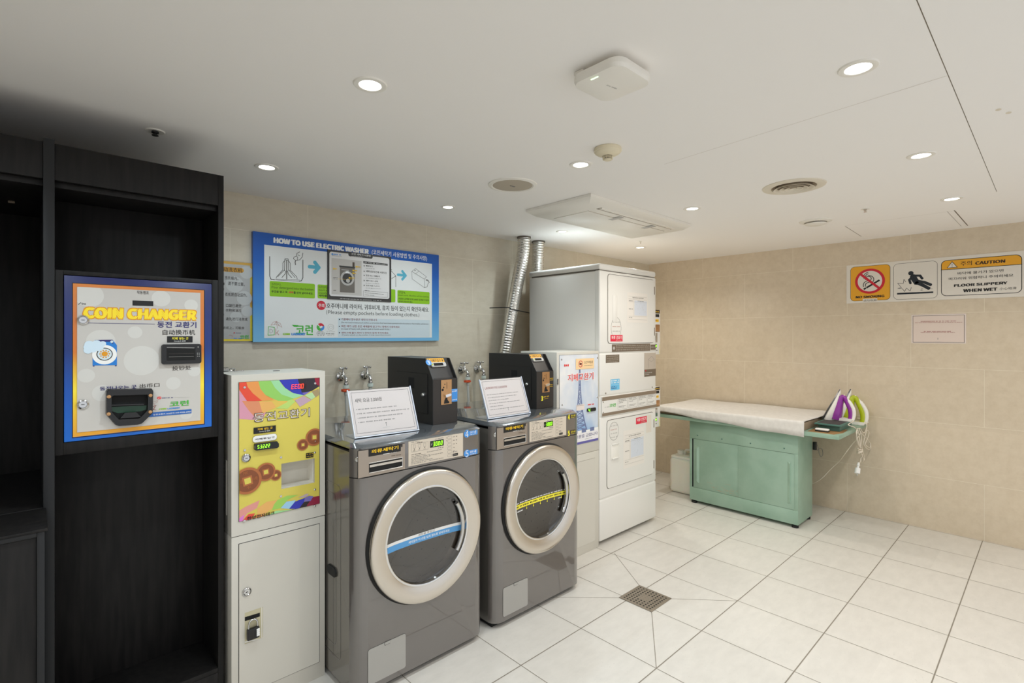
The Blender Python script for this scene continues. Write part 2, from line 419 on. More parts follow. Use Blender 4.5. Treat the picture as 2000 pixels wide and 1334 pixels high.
# ---------------------------------------------------------------- setting
def structure(mb, name):
    o = mb.build(name, smooth=False); o['kind'] = 'structure'; return o
b = MB(); b.box(XL, XR, YF, YB, -.1, 0, M['floor'])
g = Panel(b, (0, 0, 0), (1, 0, 0), (0, 1, 0))
xs = [2.055+.4295*i for i in range(-9, 8)]; ys = [.369+.433*i for i in range(-6, 7)]
DX0, DX1, DY0, DY1 = 2.452, 2.662, 1.502, 1.714
for x in xs:
    if XL < x < XR: 
        if DX0 < x < DX1: g.L_uv([(x, YF), (x, DY0)], .0035, M['grout_f'], .8); g.L_uv([(x, DY1), (x, YB)], .0035, M['grout_f'], .8)
        else: g.L_uv([(x, YF), (x, YB)], .0035, M['grout_f'], .8)
for y in ys:
    if YF < y < YB:
        if DY0 < y < DY1: g.L_uv([(XL, y), (DX0, y)], .005, M['grout_f'], .9); g.L_uv([(DX1, y), (XR, y)], .005, M['grout_f'], .9)
        else: g.L_uv([(XL, y), (XR, y)], .005, M['grout_f'], .9)
for (x, y), (cx, cy) in zip(((DX0, DY0), (DX1, DY0), (DX1, DY1), (DX0, DY1)), ((2.055, 1.235), (2.912, 1.235), (2.93, 2.085), (2.055, 2.1))):
    g.L_uv([(x, y), (cx, cy)], .0035, M['grout_f'], .7)
structure(b, 'floor')
b = MB(); b.box(XL, XR, YF, YB, ZC, ZC+.1, M['ceil'])
g = Panel(b, (0, 0, ZC), (1, 0, 0), (0, -1, 0))
g.L_uv([(XL, -.229), (3.9, -.226)], .0022, M['seam'], .6); g.L_uv([(2.05, -.23), (2.15, -1.25)], .0016, M['vent_g'], .5)
for u0, v0, u1, v1, wd in ((4.33, -1.055, 4.87, -1.075, .004), (4.29, -.445, 4.95, -.44, .006), (4.29, -.48, 4.95, -.475, .002), (4.31, -1.055, 4.30, -.45, .0015)):
    g.L_uv([(u0, v0), (u1, v1)], wd, M['seam'], .6)
for u, v in ((2.551, -.117), (2.49, -.14)): g.circ_uv(u, v, .008, M['vent'], .6, sx=1.6)
structure(b, 'ceiling')
b = MB(); b.box(XL-.1, XR+.1, YB, YB+.1, -.1, ZC+.1, M['wall_b'])
gb = Panel(b, (0, YB, 0), **BK)
def wall_lines(P, lo, hi, rows, joints):
    for z in rows: P.L_uv([(lo, z), (hi, z)], .0022, M['grout_w'], .8)
    rr = [0]+list(rows)+[ZC]
    for i in range(len(rr)-1):
        for x in joints[i % len(joints)]: P.L_uv([(x, rr[i]), (x, rr[i+1])], .0022, M['grout_w'], .8)
rows = (.41, .83, 1.25, 1.672, 2.095)
JA = [1.236+.86*k for k in range(-3, 5)]; JB = [.806+.86*k for k in range(-3, 6)]
def clipx(js, lo, hi): return [j for j in js if lo < j < hi]
wall_lines(gb, XL, XR, rows, [clipx(JB, XL, XR), clipx(JA, XL, XR)])
structure(b, 'wall_back')
b = MB(); b.box(XR, XR+.1, YF, YB, -.1, ZC+.1, M['wall_r'])
gr = Panel(b, (XR, 0, 0), **RT)
JA = [-(.788+.86*k) for k in range(-4, 4)]; JB = [-(1.22+.86*k) for k in range(-4, 4)]
wall_lines(gr, -YB, -YF, rows, [clipx(JB, -YB, -YF), clipx(JA, -YB, -YF)])
structure(b, 'wall_right')
b = MB(); b.box(XL-.1, XL, YF, YB, -.1, ZC+.1, M['plain']); structure(b, 'wall_left')

# ---------------------------------------------------------------- downlights
def downlight(x, y, label, color, watts=1.0, group='recessed ceiling downlights', r=.053):
    if color is WARM: watts *= 1.15 if y > 1 else .85
    t = thing('downlight', label, 'ceiling light', (x, y, ZC), group)
    b = MB(); b.lathe((x, y, ZC), (0, 0, -1), [(r*.62, -.0), (r*.66, .004), (r*.74, .0055), (r*.95, .004), (r, .0)], M['wht_pl'], 40); b.build('trim_ring', t)
    b = MB(); b.lathe((x, y, ZC), (0, 0, -1), [(0, .003), (r*.4, .0032), (r*.62, .0015), (r*.62, 0)], M['lens'], 32); b.build('lens', t)
    ld = bpy.data.lights.new('lamp', 'SPOT'); ld.energy = LAMP_W*watts; ld.color = color; ld.spot_size = math.radians(158); ld.spot_blend = .75; ld.shadow_soft_size = .035
    lo = bpy.data.objects.new('lamp', ld); col.objects.link(lo); lo.parent = t; lo.location = (0, 0, -.03)
for px, py, lab, c, wt in (
    (723, 165, 'round downlight with visible inner ring, above the front of the nearer washer', COOL, 1),
    (521, 326, 'small downlight on the ceiling beside the black shelving top', COOL, .45),
    (875, 404, 'downlight above the gap between the blue sign and the foil ducts', COOL, .5),
    (1134, 321, 'downlight next to the cream smoke detector', COOL, 1),
    (1098, 452, 'tiny bright downlight behind the foil ducts and under the air conditioner edge', COOL, .5),
    (1250, 483, 'small far downlight between the air conditioner and the wall corner', WARM, 1.1),
    (1352, 407, 'downlight just off the short end of the air conditioner', WARM, 1),
    (1676, 132, 'largest downlight, with wide trim ring, beyond the white wireless access point', WARM, 1),
    (1799, 303, 'downlight between the largest downlight and the ceiling hatch', WARM, 1),
    (1859, 388, 'downlight right beside the ceiling access hatch', WARM, 1)):
    p = onZ(px, py, ZC); downlight(p.x, p.y, lab, c, wt, r=.053 if px not in (1098, 875) else .046)
for x, y, c in ((.72, .41, NEUT), (-.36, 1.5, COOL), (-.36, .41, NEUT), (.72, -.68, NEUT), (1.8, -.68, WARM), (2.88, -.68, WARM), (3.95, -.68, WARM), (-.36, -.68, NEUT)):
    downlight(x, y, 'round downlight on the ceiling outside the picture', c, .8 if x < 1 else .4, 'downlights outside the picture')

# ---------------------------------------------------------------- things on the ceiling
# wireless access point
ap = onZ(1195, 168, 2.25)
t = thing('wireless_access_point', 'white square wireless access point with a glowing green light on the ceiling', 'wifi router', (ap.x, ap.y, ZC))
def sq_loft(b, cx, cy, prof, m, rr=.4, n=9):
    vs = []; fs = []; K = 0
    for hw, z in prof:
        pts = Panel.rr_pts(None, -hw, -hw, hw, hw, hw*rr, n); K = len(pts)
        vs += [(cx+x, cy+y, z) for x, y in pts]
    for j in range(len(prof)-1):
        for k in range(K): fs.append((j*K+k, j*K+(k+1) % K, (j+1)*K+(k+1) % K, (j+1)*K+k))
    fs.append([(len(prof)-1)*K+k for k in range(K)]); fs.append(list(range(K))[::-1]); b.add(vs, fs, m)
HW = .09
b = MB(); sq_loft(b, ap.x, ap.y, [(HW*.9, ZC-.016), (HW*.985, ZC-.018), (HW, ZC-.026), (HW, ZC-.034), (HW*.985, ZC-.036), (HW*.96, ZC-.044), (HW*.6, ZC-.05)], M['wht_pl']); b.build('housing', t)
b = MB(); b.box(ap.x-.06, ap.x+.06, ap.y-.06, ap.y+.06, ZC-.018, ZC-.001, M['wht_pl'], .004); b.box(ap.x-.075, ap.x-.03, ap.y+.05, ap.y+.085, ZC-.014, ZC-.001, M['wht_pl'], .003); b.build('mounting_bracket', t)
b = MB(); b.box(ap.x-.075, ap.x-.071, ap.y-.005, ap.y+.022, ZC-.0478, ZC-.0455, M['apled'], .001, 1); b.build('indicator_light', t)
b = MB(); g = Panel(b, (0, 0, ZC-.0502), (1, 0, 0), (0, -1, 0)); g.dash_uv((ap.x-.02, -ap.y-.004), (ap.x+.022, -ap.y+.002), .008, M['lgrey'], 1); b.build('wordmark', t)
# smoke detector
p = onZ(1187, 290, ZC)
t = thing('smoke_detector', 'cream domed smoke detector hanging from the ceiling', 'smoke detector', (p.x, p.y, ZC))
b = MB(); b.lathe(p, (0, 0, -1), [(0, 0), (.055, 0), (.058, .003), (.058, .014), (.055, .016)], M['cream'], 40); b.build('base', t)
b = MB(); b.lathe(p, (0, 0, -1), [(.055, .016), (.054, .019), (.046, .025), (.032, .030), (.022, .033)], M['cream'], 40); b.lathe(p, (0, 0, -1), [(.015, .033), (.012, .046), (.017, .047), (.015, .051), (0, .053)], M['cream'], 28)
for k in range(14):
    a = 2*math.pi*k/14; q = p + Vector((math.cos(a), math.sin(a), 0))*.019
    b.box(q.x-.0018, q.x+.0018, q.y-.0018, q.y+.0018, ZC-.048, ZC-.032, M['cream'])
b.lathe(p, (0, 0, -1), [(.0135, .033), (.0135, .046)], M['dark'], 20)
b.build('sensor_cage', t)
# ceiling speaker
p = onZ(1001, 361, ZC)
t = thing('ceiling_speaker', 'flat round ceiling speaker with a beige mesh disc and white rim', 'speaker', (p.x, p.y, ZC))
b = MB(); b.lathe(p, (0, 0, -1), [(.105, .0), (.105, .005), (.112, .008), (.128, .004), (.130, 0)], M['wht_pl'], 48); b.build('rim', t)
b = MB(); b.lathe(p, (0, 0, -1), [(0, .007), (.09, .0065), (.105, .004)], M['vent_g'], 48); b.box(p.x-.016, p.x+.016, p.y-.004, p.y+.004, ZC-.009, ZC-.006, M['grey']); b.build('mesh_disc', t)
# round diffuser
p = onZ(1550, 364, ZC)
t = thing('air_diffuser', 'large round air diffuser with concentric rings in the ceiling', 'air vent', (p.x, p.y, ZC))
b = MB(); b.lathe(p, (0, 0, -1), [(.105, -.0), (.108, .006), (.125, .011), (.15, .004), (.152, 0)], M['vent'], 56); b.build('outer_flange', t)
b = MB(); b.lathe(p, (0, 0, -1), [(0, .0006), (.106, .0006)], M['taupe'], 40); b.build('duct_opening', t)
for r0 in (.098, .07, .045, .022):
    b = MB(); b.lathe(p, (0, 0, -1), [(r0, .016), (r0-.004, .016), (r0-.02, .003), (r0-.016, .003), (r0, .016)], M['vent'], 48); b.build('cone_ring', t)
# round exhaust valve
p = onZ(1593, 432, ZC)
t = thing('exhaust_valve', 'small round exhaust valve with a domed disc, between the diffuser and the wall', 'air vent', (p.x, p.y, ZC))
b = MB(); b.lathe(p, (0, 0, -1), [(.066, 0), (.068, .01), (.08, .012), (.1, .004), (.102, 0)], M['wht_pl'], 48); b.build('flange', t)
b = MB(); b.lathe(p, (0, 0, -1), [(0, .03), (.05, .028), (.066, .022), (.068, .018), (.03, .008), (.012, 0)], M['wht_pl'], 44); b.build('disc', t)
def sprinkler(px, py, label, m, r=.028, drop=.02):
    p = onZ(px, py, ZC); t = thing('sprinkler_head', label, 'sprinkler', (p.x, p.y, ZC), 'ceiling sprinklers')
    b = MB(); b.lathe(p, (0, 0, -1), [(0, .001), (r*.5, .002), (r*.9, .004), (r, 0)], M['wht_pl'], 32); b.build('escutcheon', t)
    b = MB(); b.lathe(p, (0, 0, -1), [(0, 0), (r*.36, 0), (r*.36, drop*.5), (r*.2, drop*.6), (r*.2, drop*.85), (r*.34, drop*.9), (r*.34, drop), (0, drop)], m, 16); b.build('nozzle', t)
sprinkler(303, 256, 'sprinkler with a black nozzle in a white plate above the black shelving', M['black'], .034, .018)
sprinkler(1690, 408, 'grey metal sprinkler beside the ceiling access hatch', M['steel'], .026, .02)
sprinkler(1251, 471, 'tiny grey sprinkler by the far corner downlight', M['steel'], .012, .02)
# ceiling cassette air conditioner
x0, x1, y0, y1 = 2.285, 3.44, 1.785, 2.30
t = thing('air_conditioner', 'white one-way cassette air conditioner panel set in the ceiling', 'air conditioner', ((x0+x1)/2, (y0+y1)/2, ZC))
b = MB(); k = .045; zz = ZC-.046
vs = [(x0, y0, ZC-.001), (x1, y0, ZC-.001), (x1, y1, ZC-.001), (x0, y1, ZC-.001), (x0, y0, ZC-.016), (x1, y0, ZC-.016), (x1, y1, ZC-.016), (x0, y1, ZC-.016),
      (x0+k, y0+k, zz), (x1-k, y0+k, zz), (x1-k, y1-k, zz), (x0+k, y1-k, zz)]
b.add(vs, [(3, 2, 1, 0), (0, 1, 5, 4), (1, 2, 6, 5), (2, 3, 7, 6), (3, 0, 4, 7), (4, 5, 9, 8), (5, 6, 10, 9), (6, 7, 11, 10), (7, 4, 8, 11), (8, 9, 10, 11)], M['wht_pl']); b.build('panel', t)
b = MB(); b.box(x0+.16, x1-.14, y0+.075, y0+.083, zz-.0012, zz+.002, M['taupe']); b.box(x0+.16, x0+.166, y0+.046, y0+.08, zz-.0012, zz+.012, M['taupe']); b.box(x0+.15, x1-.13, y0+.088, y0+.093, zz-.0022, zz, M['wht_pl']); b.build('outlet_slot', t)
b = MB(); b.box(x0+.17, x1-.15, y0+.048, y0+.072, ZC-.050, ZC-.044, M['wht_pl'], .003); b.build('louvre', t)
b = MB(); b.box(x0+.16, x1-.12, y0+.15, y1-.09, zz-.004, zz, M['wht_pl'], .0015); b.box(x0+.16, x1-.12, y0+.145, y0+.148, zz-.001, zz+.001, M['vent_g']); b.build('intake_grille', t)
for xx in (x0+.42, x0+.8):
    b = MB(); b.box(xx, xx+.045, y0+.10, y0+.19, zz-.005, zz-.002, M['lgrey'], .001); b.build('tape_strip', t)

# ---------------------------------------------------------------- black shelving unit on the near end
SX0, SX1, SY, SB, SZ = -1.0, .556, 2.25, 3.12, 2.13
t = thing('shelving_unit', 'tall black wood grain shelving unit with open bays around the coin changer', 'shelf', ((SX0+SX1)/2, 2.6, 0))
W_, E_ = M['wood'], M['wood_edge']
def part(name, *bx, m=None, bev=.0015, p=None):
    b = MB()
    for q in bx: b.box(*q, m or M['wood'], bev)
    return b.build(name, p or t)
part('side_panel', (.536, SX1, SY, SB, 0, SZ)); part('side_panel', (SX0, SX0+.02, SY, SB, 0, SZ))
part('divider', (.030, .058, SY-.006, SB, 0, SZ+.012), m=E_)
part('top_panel', (SX0+.02, .030, SY+.02, SB, SZ-.02, SZ), (.058, .536, SY+.02, SB, SZ-.02, SZ))
part('fascia', (SX0+.02, .030, SY, SY+.02, 2.01, SZ), (.058, .536, SY, SY+.02, 2.01, SZ))
part('back_panel', (.058, .536, 2.496, 2.51, 0.18, 2.01)); part('back_panel', (SX0+.02, .030, 2.9, 2.915, .2, 2.01))
part('shelf', (.058, .536, SY+.02, 2.496, 1.697, 1.717)); part('shelf', (.058, .536, SY+.02, 2.496, 1.105, 1.125))
part('shelf', (.058, .536, SY+.001, 2.496, .18, .198)); part('shelf', (SX0+.02, .030, SY+.001, 2.9, .925, .943))
part('shelf', (.058, .536, SY+.02, 2.496, 1.99, 2.01)); part('shelf', (SX0+.02, .030, SY+.02, 2.9, 1.99, 2.01))
part('face_frame', (.058, .0795, SY, SY+.02, 1.105, 1.717), (.5145, .536, SY, SY+.02, 1.105, 1.717), (.0795, .5145, SY, SY+.02, 1.702, 1.717), (.0795, .5145, SY, SY+.02, 1.105, 1.1455))
part('plinth', (.058, .536, SY, SY+.02, 0, .18))
p = onY(20, 372, 2.6); b = MB(); b.box(p.x-.006, p.x+.012, 2.6, 2.61, 1.982, 1.99, M['taupe_d'], .001); b.build('catch', t)
# low cabinet standing in front of the left bay
t = thing('base_cabinet', 'low black cabinet with a framed dark door in front of the shelving unit', 'cabinet', (-.48, 2.12, 0))
part('worktop', (SX0, .037, 2.0, 2.243, .935, .943)); part('body', (SX0, .030, 2.018, 2.243, 0, .935))
part('door_frame', (.0136, .0305, 2.005, 2.018, 0, .934), (SX0, .0136, 2.005, 2.018, .921, .934), (SX0, .0136, 2.005, 2.018, 0, .06), m=E_)
part('door', (SX0, .0136, 2.012, 2.018, .06, .921))

# ---------------------------------------------------------------- coin changer set in the shelving
t = thing('coin_changer', 'grey coin changer with blue and gold border set into the black shelving', 'change machine', (.297, 2.25, 1.147))
FY = 2.246
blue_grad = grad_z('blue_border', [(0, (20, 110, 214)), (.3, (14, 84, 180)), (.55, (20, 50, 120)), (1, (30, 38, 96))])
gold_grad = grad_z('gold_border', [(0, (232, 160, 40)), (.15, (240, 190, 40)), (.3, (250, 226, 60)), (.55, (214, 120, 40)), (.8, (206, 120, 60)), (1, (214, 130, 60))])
silver = grad_z('changer_silver', [(0, (202, 198, 192)), (1, (194, 190, 185))], .4)
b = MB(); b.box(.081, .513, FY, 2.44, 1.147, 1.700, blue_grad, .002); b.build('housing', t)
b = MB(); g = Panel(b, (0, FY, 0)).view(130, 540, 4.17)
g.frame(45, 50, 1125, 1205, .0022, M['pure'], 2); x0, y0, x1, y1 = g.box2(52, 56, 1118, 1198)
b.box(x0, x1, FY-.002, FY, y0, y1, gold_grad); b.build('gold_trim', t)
b = MB(); g = Panel(b, (0, FY-.0042, 0)).view(130, 540, 4.17); x0, y0, x1, y1 = g.box2(86, 84, 1090, 1172)
b.box(x0, x1, FY-.004, FY-.0021, y0, y1, silver)
lg = mat('bubble_grey', (208, 206, 201), .4)
for cx, cy, r in ((185, 155, 88), (770, 180, 65), (1015, 235, 50), (280, 530, 90), (558, 455, 48), (613, 685, 118), (160, 808, 52), (870, 870, 52), (1040, 770, 46), (290, 950, 62), (975, 1120, 45)):
    u, v = g.uv(cx, cy); rad = r/4.17/1000*1.85
    c = clip([(u+rad*math.cos(a/18*math.pi), v+rad*math.sin(a/18*math.pi)) for a in range(36)], x0, y0, x1, y1); g.poly_uv(c, lg, 0)
g.R(537, 195, 706, 242, M['pure'], 1); g.T('작동램프', 573, 142, 670, 121, M['pure'])
g.T('COIN CHANGER', 132, 343, 1060, 274, M['gum'], 1, .042, .0018); g.T('COIN CHANGER', 135, 340, 1057, 277, mat('title_yellow', (252, 222, 40), .4), 2, .027)
g.LN([(150, 378), (718, 388)], .0014, M['navy']); g.T('동전 교환기', 738, 416, 1057, 370, M['navy'], 2, .02); g.T('自动换币机', 782, 476, 1047, 434, M['pure'], 2, .004)
g.R(818, 487, 1026, 537, M['pure']); g.T('지폐 넣는 곳', 858, 516, 992, 493, M['yel'], 2, .02); g.T('Insert Bill', 877, 532, 970, 520, M['white'], 2)
g.T('投钞处', 860, 767, 1015, 725, M['ink'], 2, .004); g.T('동전나오는 곳', 270, 930, 570, 882, M['navy'], 2, .02); g.T('出币口', 595, 907, 757, 867, M['ink'], 2, .004)
g.LN([(96, 228), (118, 212)], .0016, M['pure']); g.ring(130, 222, .0014, .0026, M['pure']); g.ring(150, 224, .0014, .0026, M['pure'])
# washing machine drawing
wb = mat('print_machine_blue', (24, 122, 206), .4)
g.P([(212, 725), (212, 570), (228, 520), (376, 517), (410, 560), (410, 722)], wb, 1); g.P([(228, 532), (232, 518), (374, 515), (382, 545), (372, 549), (362, 532)], M['navy'], 2); g.C(368, 531, .0042, M['pale'], 3)
g.R(214, 722, 228, 733, M['navy'], 1); g.R(394, 720, 408, 731, M['navy'], 1)
g.C(310, 637, .0335, M['white'], 2); g.C(310, 633, .022, M['pure'], 3); g.C(310, 633, .0195, M['pale'], 4); g.C(310, 630, .0085, M['gum'], 6)
u, v = g.uv(310, 630)
for k in range(10): a = k*math.pi/5; g.circ_uv(u+.0125*math.cos(a), v+.0125*math.sin(a), .0022, M['gum'], 5, 8)
for cx, cy, r in ((175, 600, .012), (185, 555, .013), (215, 585, .014), (245, 550, .013), (265, 580, .012), (295, 548, .009), (165, 575, .009)): g.C(cx, cy, r, mat('cloud_print', (206, 226, 240), .45), 3)
g.RR(738, 980, 772, 998, .004, M['red2']); g.T('24', 744, 995, 766, 983, M['white'], 3); g.D(778, 990, 870, 986, .005, M['navy']); g.LN([(880, 985), (1005, 983)], .0008, M['lgrey'])
def korun(P, x0, y0, x1, y1, L=3):
    P.T('코런', x0, y0, x1, y1, M['grn'], L, .03)
korun(g, 838, 1062, 996, 1006); g.T('COIN', 750, 1087, 812, 1070, M['lime'], 3, .02); g.T('LAUNDRY', 822, 1083, 925, 1062, M['blue'], 3, .02)
g.LN([(700, 1020), (745, 1010), (738, 1025), (700, 1040)], .001, M['pink']); g.LN([(715, 1040), (715, 1085)], .001, M['pink']); g.LN([(700, 1060), (730, 1050), (705, 1085), (730, 1088)], .0012, M['brtxt'])
g.R(640, 1112, 1017, 1114, mat('band_blue', (30, 96, 176), .4), 3); g.T('동전교환기 A/S문의 010-9306-6985', 705, 1133, 1012, 1093, M['white'], 4, .012)
d = b.build('door_panel', t)
# banknote slot
b = MB(); g = Panel(b, (0, FY-.004, 0)).view(130, 540, 4.17); x0, y0, x1, y1 = g.box2(770, 553, 1092, 706)
b.prism(g.rr_pts(x0, y0, x1, y1, .008), 0, .013, g.O, g.U, g.V, M['black'])
g2 = Panel(b, (0, FY-.0172, 0)).view(130, 540, 4.17); g2.R(815, 585, 1050, 680, M['dark'], .5); g2.LN([(818, 578), (1040, 582)], .0016, M['lgrey'], 1); g2.LN([(835, 655), (1035, 650)], .0015, M['grey'], 1); g2.LN([(835, 630), (1035, 628)], .001, M['ink'], 1)
for k in range(6): g2.C(1066+(k % 2)*14, 625+(k//2)*12, .0014, M['lgrey'], 1, 8)
g2.C(1072, 575, .003, M['grey'], 1)
b.build('banknote_slot', t)
# coin tray
b = MB(); g = Panel(b, (0, FY-.004, 0)).view(130, 540, 4.17); o = [(318, 930), (330, 915), (690, 910), (704, 925), (700, 1108), (610, 1195), (575, 1206), (420, 1216), (395, 1208), (318, 1122)]
po = [g.uv(*q) for q in o]; inn = [g.uv(*q) for q in [(362, 966), (655, 958), (655, 1085), (590, 1150), (420, 1160), (362, 1100)]]
U0 = lambda a, h: g.O+g.U*a[0]+g.V*a[1]+g.N*h
ctr = (sum(q[0] for q in po)/len(po), sum(q[1] for q in po)/len(po))
def ins(q, f): return (ctr[0]+(q[0]-ctr[0])*f, ctr[1]+(q[1]-ctr[1])*f)
n = len(po); rim = [U0(q, 0) for q in po]+[U0(ins(q, .97), .02) for q in po]
b.add(rim, [(i, (i+1) % n, n+(i+1) % n, n+i) for i in range(n)], M['black'])
m2 = 60
def ang_pts(poly, N):
    out = []
    for k in range(N):
        a = 2*math.pi*k/N; dx, dy = math.cos(a), math.sin(a); best = None
        for i in range(len(poly)):
            (ax, ay), (bx, by) = poly[i-1], poly[i]; ex, ey = bx-ax, by-ay; det = dx*(-ey)+ex*dy
            if abs(det) < 1e-12: continue
            rx, ry = ax-ctr[0], ay-ctr[1]; tt = (rx*(-ey)+ex*ry)/det; ss = (dx*ry-dy*rx)/det
            if tt > 0 and -1e-6 <= ss <= 1+1e-6: best = tt if best is None else max(best, tt)
        out.append((ctr[0]+dx*best, ctr[1]+dy*best))
    return out
A = ang_pts([ins(q, .97) for q in po], m2); B = ang_pts(inn, m2)
b.add([U0(q, .02) for q in A]+[U0(q, .02) for q in B]+[U0(q, .0012) for q in B], [(i, (i+1) % m2, m2+(i+1) % m2, m2+i) for i in range(m2)]+[(m2+i, m2+(i+1) % m2, 2*m2+(i+1) % m2, 2*m2+i) for i in range(m2)], M['black'])
b.add([U0(q, .0012) for q in inn], [list(range(len(inn)))], M['dark'])
gt = Panel(b, (0, FY-.0056, 0)).view(130, 540, 4.17); gt.P([(364, 1062), (652, 1050), (650, 1085), (600, 1098), (420, 1112), (364, 1098)], mat('bottle_green', (20, 70, 46), .3), .3)
b.prism([g.uv(*q) for q in [(362, 1040), (625, 1032), (625, 1042), (362, 1050)]], .004, .018, g.O, g.U, g.V, M['black'])
b.prism([g.uv(*q) for q in [(430, 1150), (470, 1105), (560, 1100), (600, 1140)]], .006, .022, g.O, g.U, g.V, M['black'])
tr = b.build('coin_tray', t)
for q in ((340, 975), (676, 965), (338, 1115), (674, 1098)):
    b = MB(); c = g.uv(*q); b.lathe(U0(c, .02), g.N, [(.0065, 0), (.0055, .003), (0, .004)], M['brass'], 16); b.build('screw', tr)
for q in ((133, 355), (132, 1042)):
    b = MB(); c = g.uv(*q); b.lathe(U0(c, 0), g.N, [(.0155, 0), (.0155, .004), (.012, .006), (.0105, .0045), (.0105, .006), (0, .006)], M['chrome'], 28)
    gl = Panel(b, U0(c, .0062)); gl.L_uv([(-.004, 0), (.004, 0)], .0018, M['pure'], .5); b.build('lock', t)

# ---------------------------------------------------------------- coin exchange machine (yellow front)
X0, X1, FY, BYM, TZ = .574, .949, 2.216, 2.485, 1.344
t = thing('coin_exchange_machine', 'narrow white coin exchange machine with a yellow rainbow front beside the black shelving', 'change machine', ((X0+X1)/2, 2.35, 0))
def hollow_front(b, x0, x1, y, z0, z1, hx0, hx1, hz0, hz1, d, m):
    """front sheet of thickness d with a rectangular opening"""
    for q in ((x0, hx0, z0, z1), (hx1, x1, z0, z1), (hx0, hx1, z0, hz0), (hx0, hx1, hz1, z1)): b.box(q[0], q[1], y, y+d, q[2], q[3], m)
g = Panel(None, (0, FY, 0)).view(430, 700, 4.168)
cx0, cz0, cx1, cz1 = g.box2(496, 855, 768, 1020)              # coin cup opening
cx1, cz1 = g.uv(768, 812); cx0, cz0 = g.uv(496, 1064)
b = MB(); hollow_front(b, X0, X1, FY, .708, TZ, cx0, cx1, cz0, cz1, .015, M['mach']); b.box(X0, X1, FY+.12, BYM, .708, TZ, M['mach'])
b.box(X0, cx0-.02, FY+.015, FY+.12, .708, TZ, M['mach']); b.box(cx1+.02, X1, FY+.015, FY+.12, .708, TZ, M['mach']); b.box(cx0-.02, cx1+.02, FY+.015, FY+.12, cz1+.02, TZ, M['mach'])
b.box(cx0-.02, cx1+.02, FY+.015, FY+.12, .708, cz0, M['mach']); b.build('upper_cabinet', t)
b = MB(); b.box(X0, X1, FY, BYM, 0.0, .705, M['mach'], .002); b.box(X0+.004, X1-.004, FY+.004, BYM, .7, .71, M['dark']); b.build('lower_cabinet', t)
b = MB(); e_c = .0012; b.box(cx0-.003, cx1+.003, FY+.075, FY+.078, cz0-.003, cz1+.003, M['mach']); b.box(cx0-.003, cx0+e_c, FY+.0155, FY+.075, cz0-.003, cz1+.003, M['wht_pl']); b.box(cx1-e_c, cx1+.003, FY+.0155, FY+.075, cz0-.003, cz1+.003, M['wht_pl']); b.box(cx0+e_c, cx1-e_c, FY+.0155, FY+.075, cz0-.003, cz0+e_c, M['mach']); b.box(cx0+e_c, cx1-e_c, FY+.0155, FY+.075, cz1-e_c, cz1+.003, M['wht_pl']); b.build('coin_cup', t)
# printed front plate
b = MB(); yl = mat('plate_yellow', (216, 200, 88), .38)
p0, p1 = g.uv(153, 1328), g.uv(805, 158); q0, q1, r0, r1 = p0[0], p1[0], p0[1], p1[1]
hollow_front(b, q0, q1, FY-.003, r0, r1, cx0, cx1, cz0, cz1, .0029, yl)
g = Panel(b, (0, FY-.003, 0)).view(430, 700, 4.168)
g.frame(153, 185, 805, 1242, .0, M['pure']) if False else None
g.L_uv([(q0-.001, r0), (q0-.001, r1), (q1+.001, r1), (q1+.001, r0), (q0-.001, r0)], .0016, M['pure'], .5)
def hc(name, c): return mat(name, c, .38)
BANDS = [hc('band_red', (226, 74, 50)), hc('band_orange', (230, 146, 74)), hc('band_green', (140, 200, 92)), hc('band_mint', (150, 212, 150)), hc('band_indigo', (44, 50, 172)), hc('band_black', (40, 34, 40)), hc('band_maroon', (130, 22, 48))]
g.view(460, 730, 8.894)
def hp(c, *pts):
    q = clip([g.uv(*p) for p in pts], q0, r0, q1, r1)
    if q: g.poly_uv(q, hc('band_%d_%d_%d' % c, c), 1+hp.n*.12); hp.n += 1
hp.n = 0
hp((214, 150, 170), (50, 270), (50, 785), (300, 800), (470, 790), (540, 640), (140, 380))
hp((218, 140, 100), (110, 470), (420, 478), (490, 650), (380, 800), (230, 640)); hp((230, 174, 96), (410, 478), (770, 478), (690, 590), (470, 690)); hp((222, 190, 86), (600, 440), (930, 470), (720, 600)); hp((184, 214, 112), (920, 400), (1040, 480), (900, 610), (700, 600), (900, 490))
hp((226, 74, 50), (50, 130), (180, 120), (210, 230), (300, 340), (460, 470), (330, 475), (200, 475), (120, 360), (50, 250)); hp((230, 150, 78), (180, 120), (390, 110), (430, 260), (520, 370), (680, 460), (460, 470), (300, 340), (210, 230))
hp((146, 202, 96), (390, 110), (600, 100), (680, 240), (800, 360), (1010, 430), (900, 470), (740, 470), (520, 370), (430, 260)); hp((156, 214, 160), (600, 100), (745, 95), (830, 220), (960, 320), (1190, 370), (1010, 430), (800, 360), (680, 240))
hp((44, 52, 176), (745, 95), (1075, 80), (1110, 200), (1160, 330), (1190, 374), (1000, 335), (860, 245)); hp((40, 32, 42), (1075, 80), (1370, 65), (1390, 180), (1460, 215), (1320, 300), (1150, 330), (1110, 190)); hp((150, 20, 50), (1370, 65), (1460, 60), (1460, 225), (1390, 190)); hp((110, 96, 180), (1130, 330), (1330, 285), (1190, 374))
hp((190, 160, 176), (1030, 460), (1180, 385), (1320, 455), (1120, 575)); hp((180, 214, 160), (1200, 375), (1330, 320), (1390, 400), (1320, 450)); hp((164, 144, 104), (1320, 310), (1440, 260), (1460, 360), (1390, 410))
g.view(460, 870, 7.844); hp.n = 0
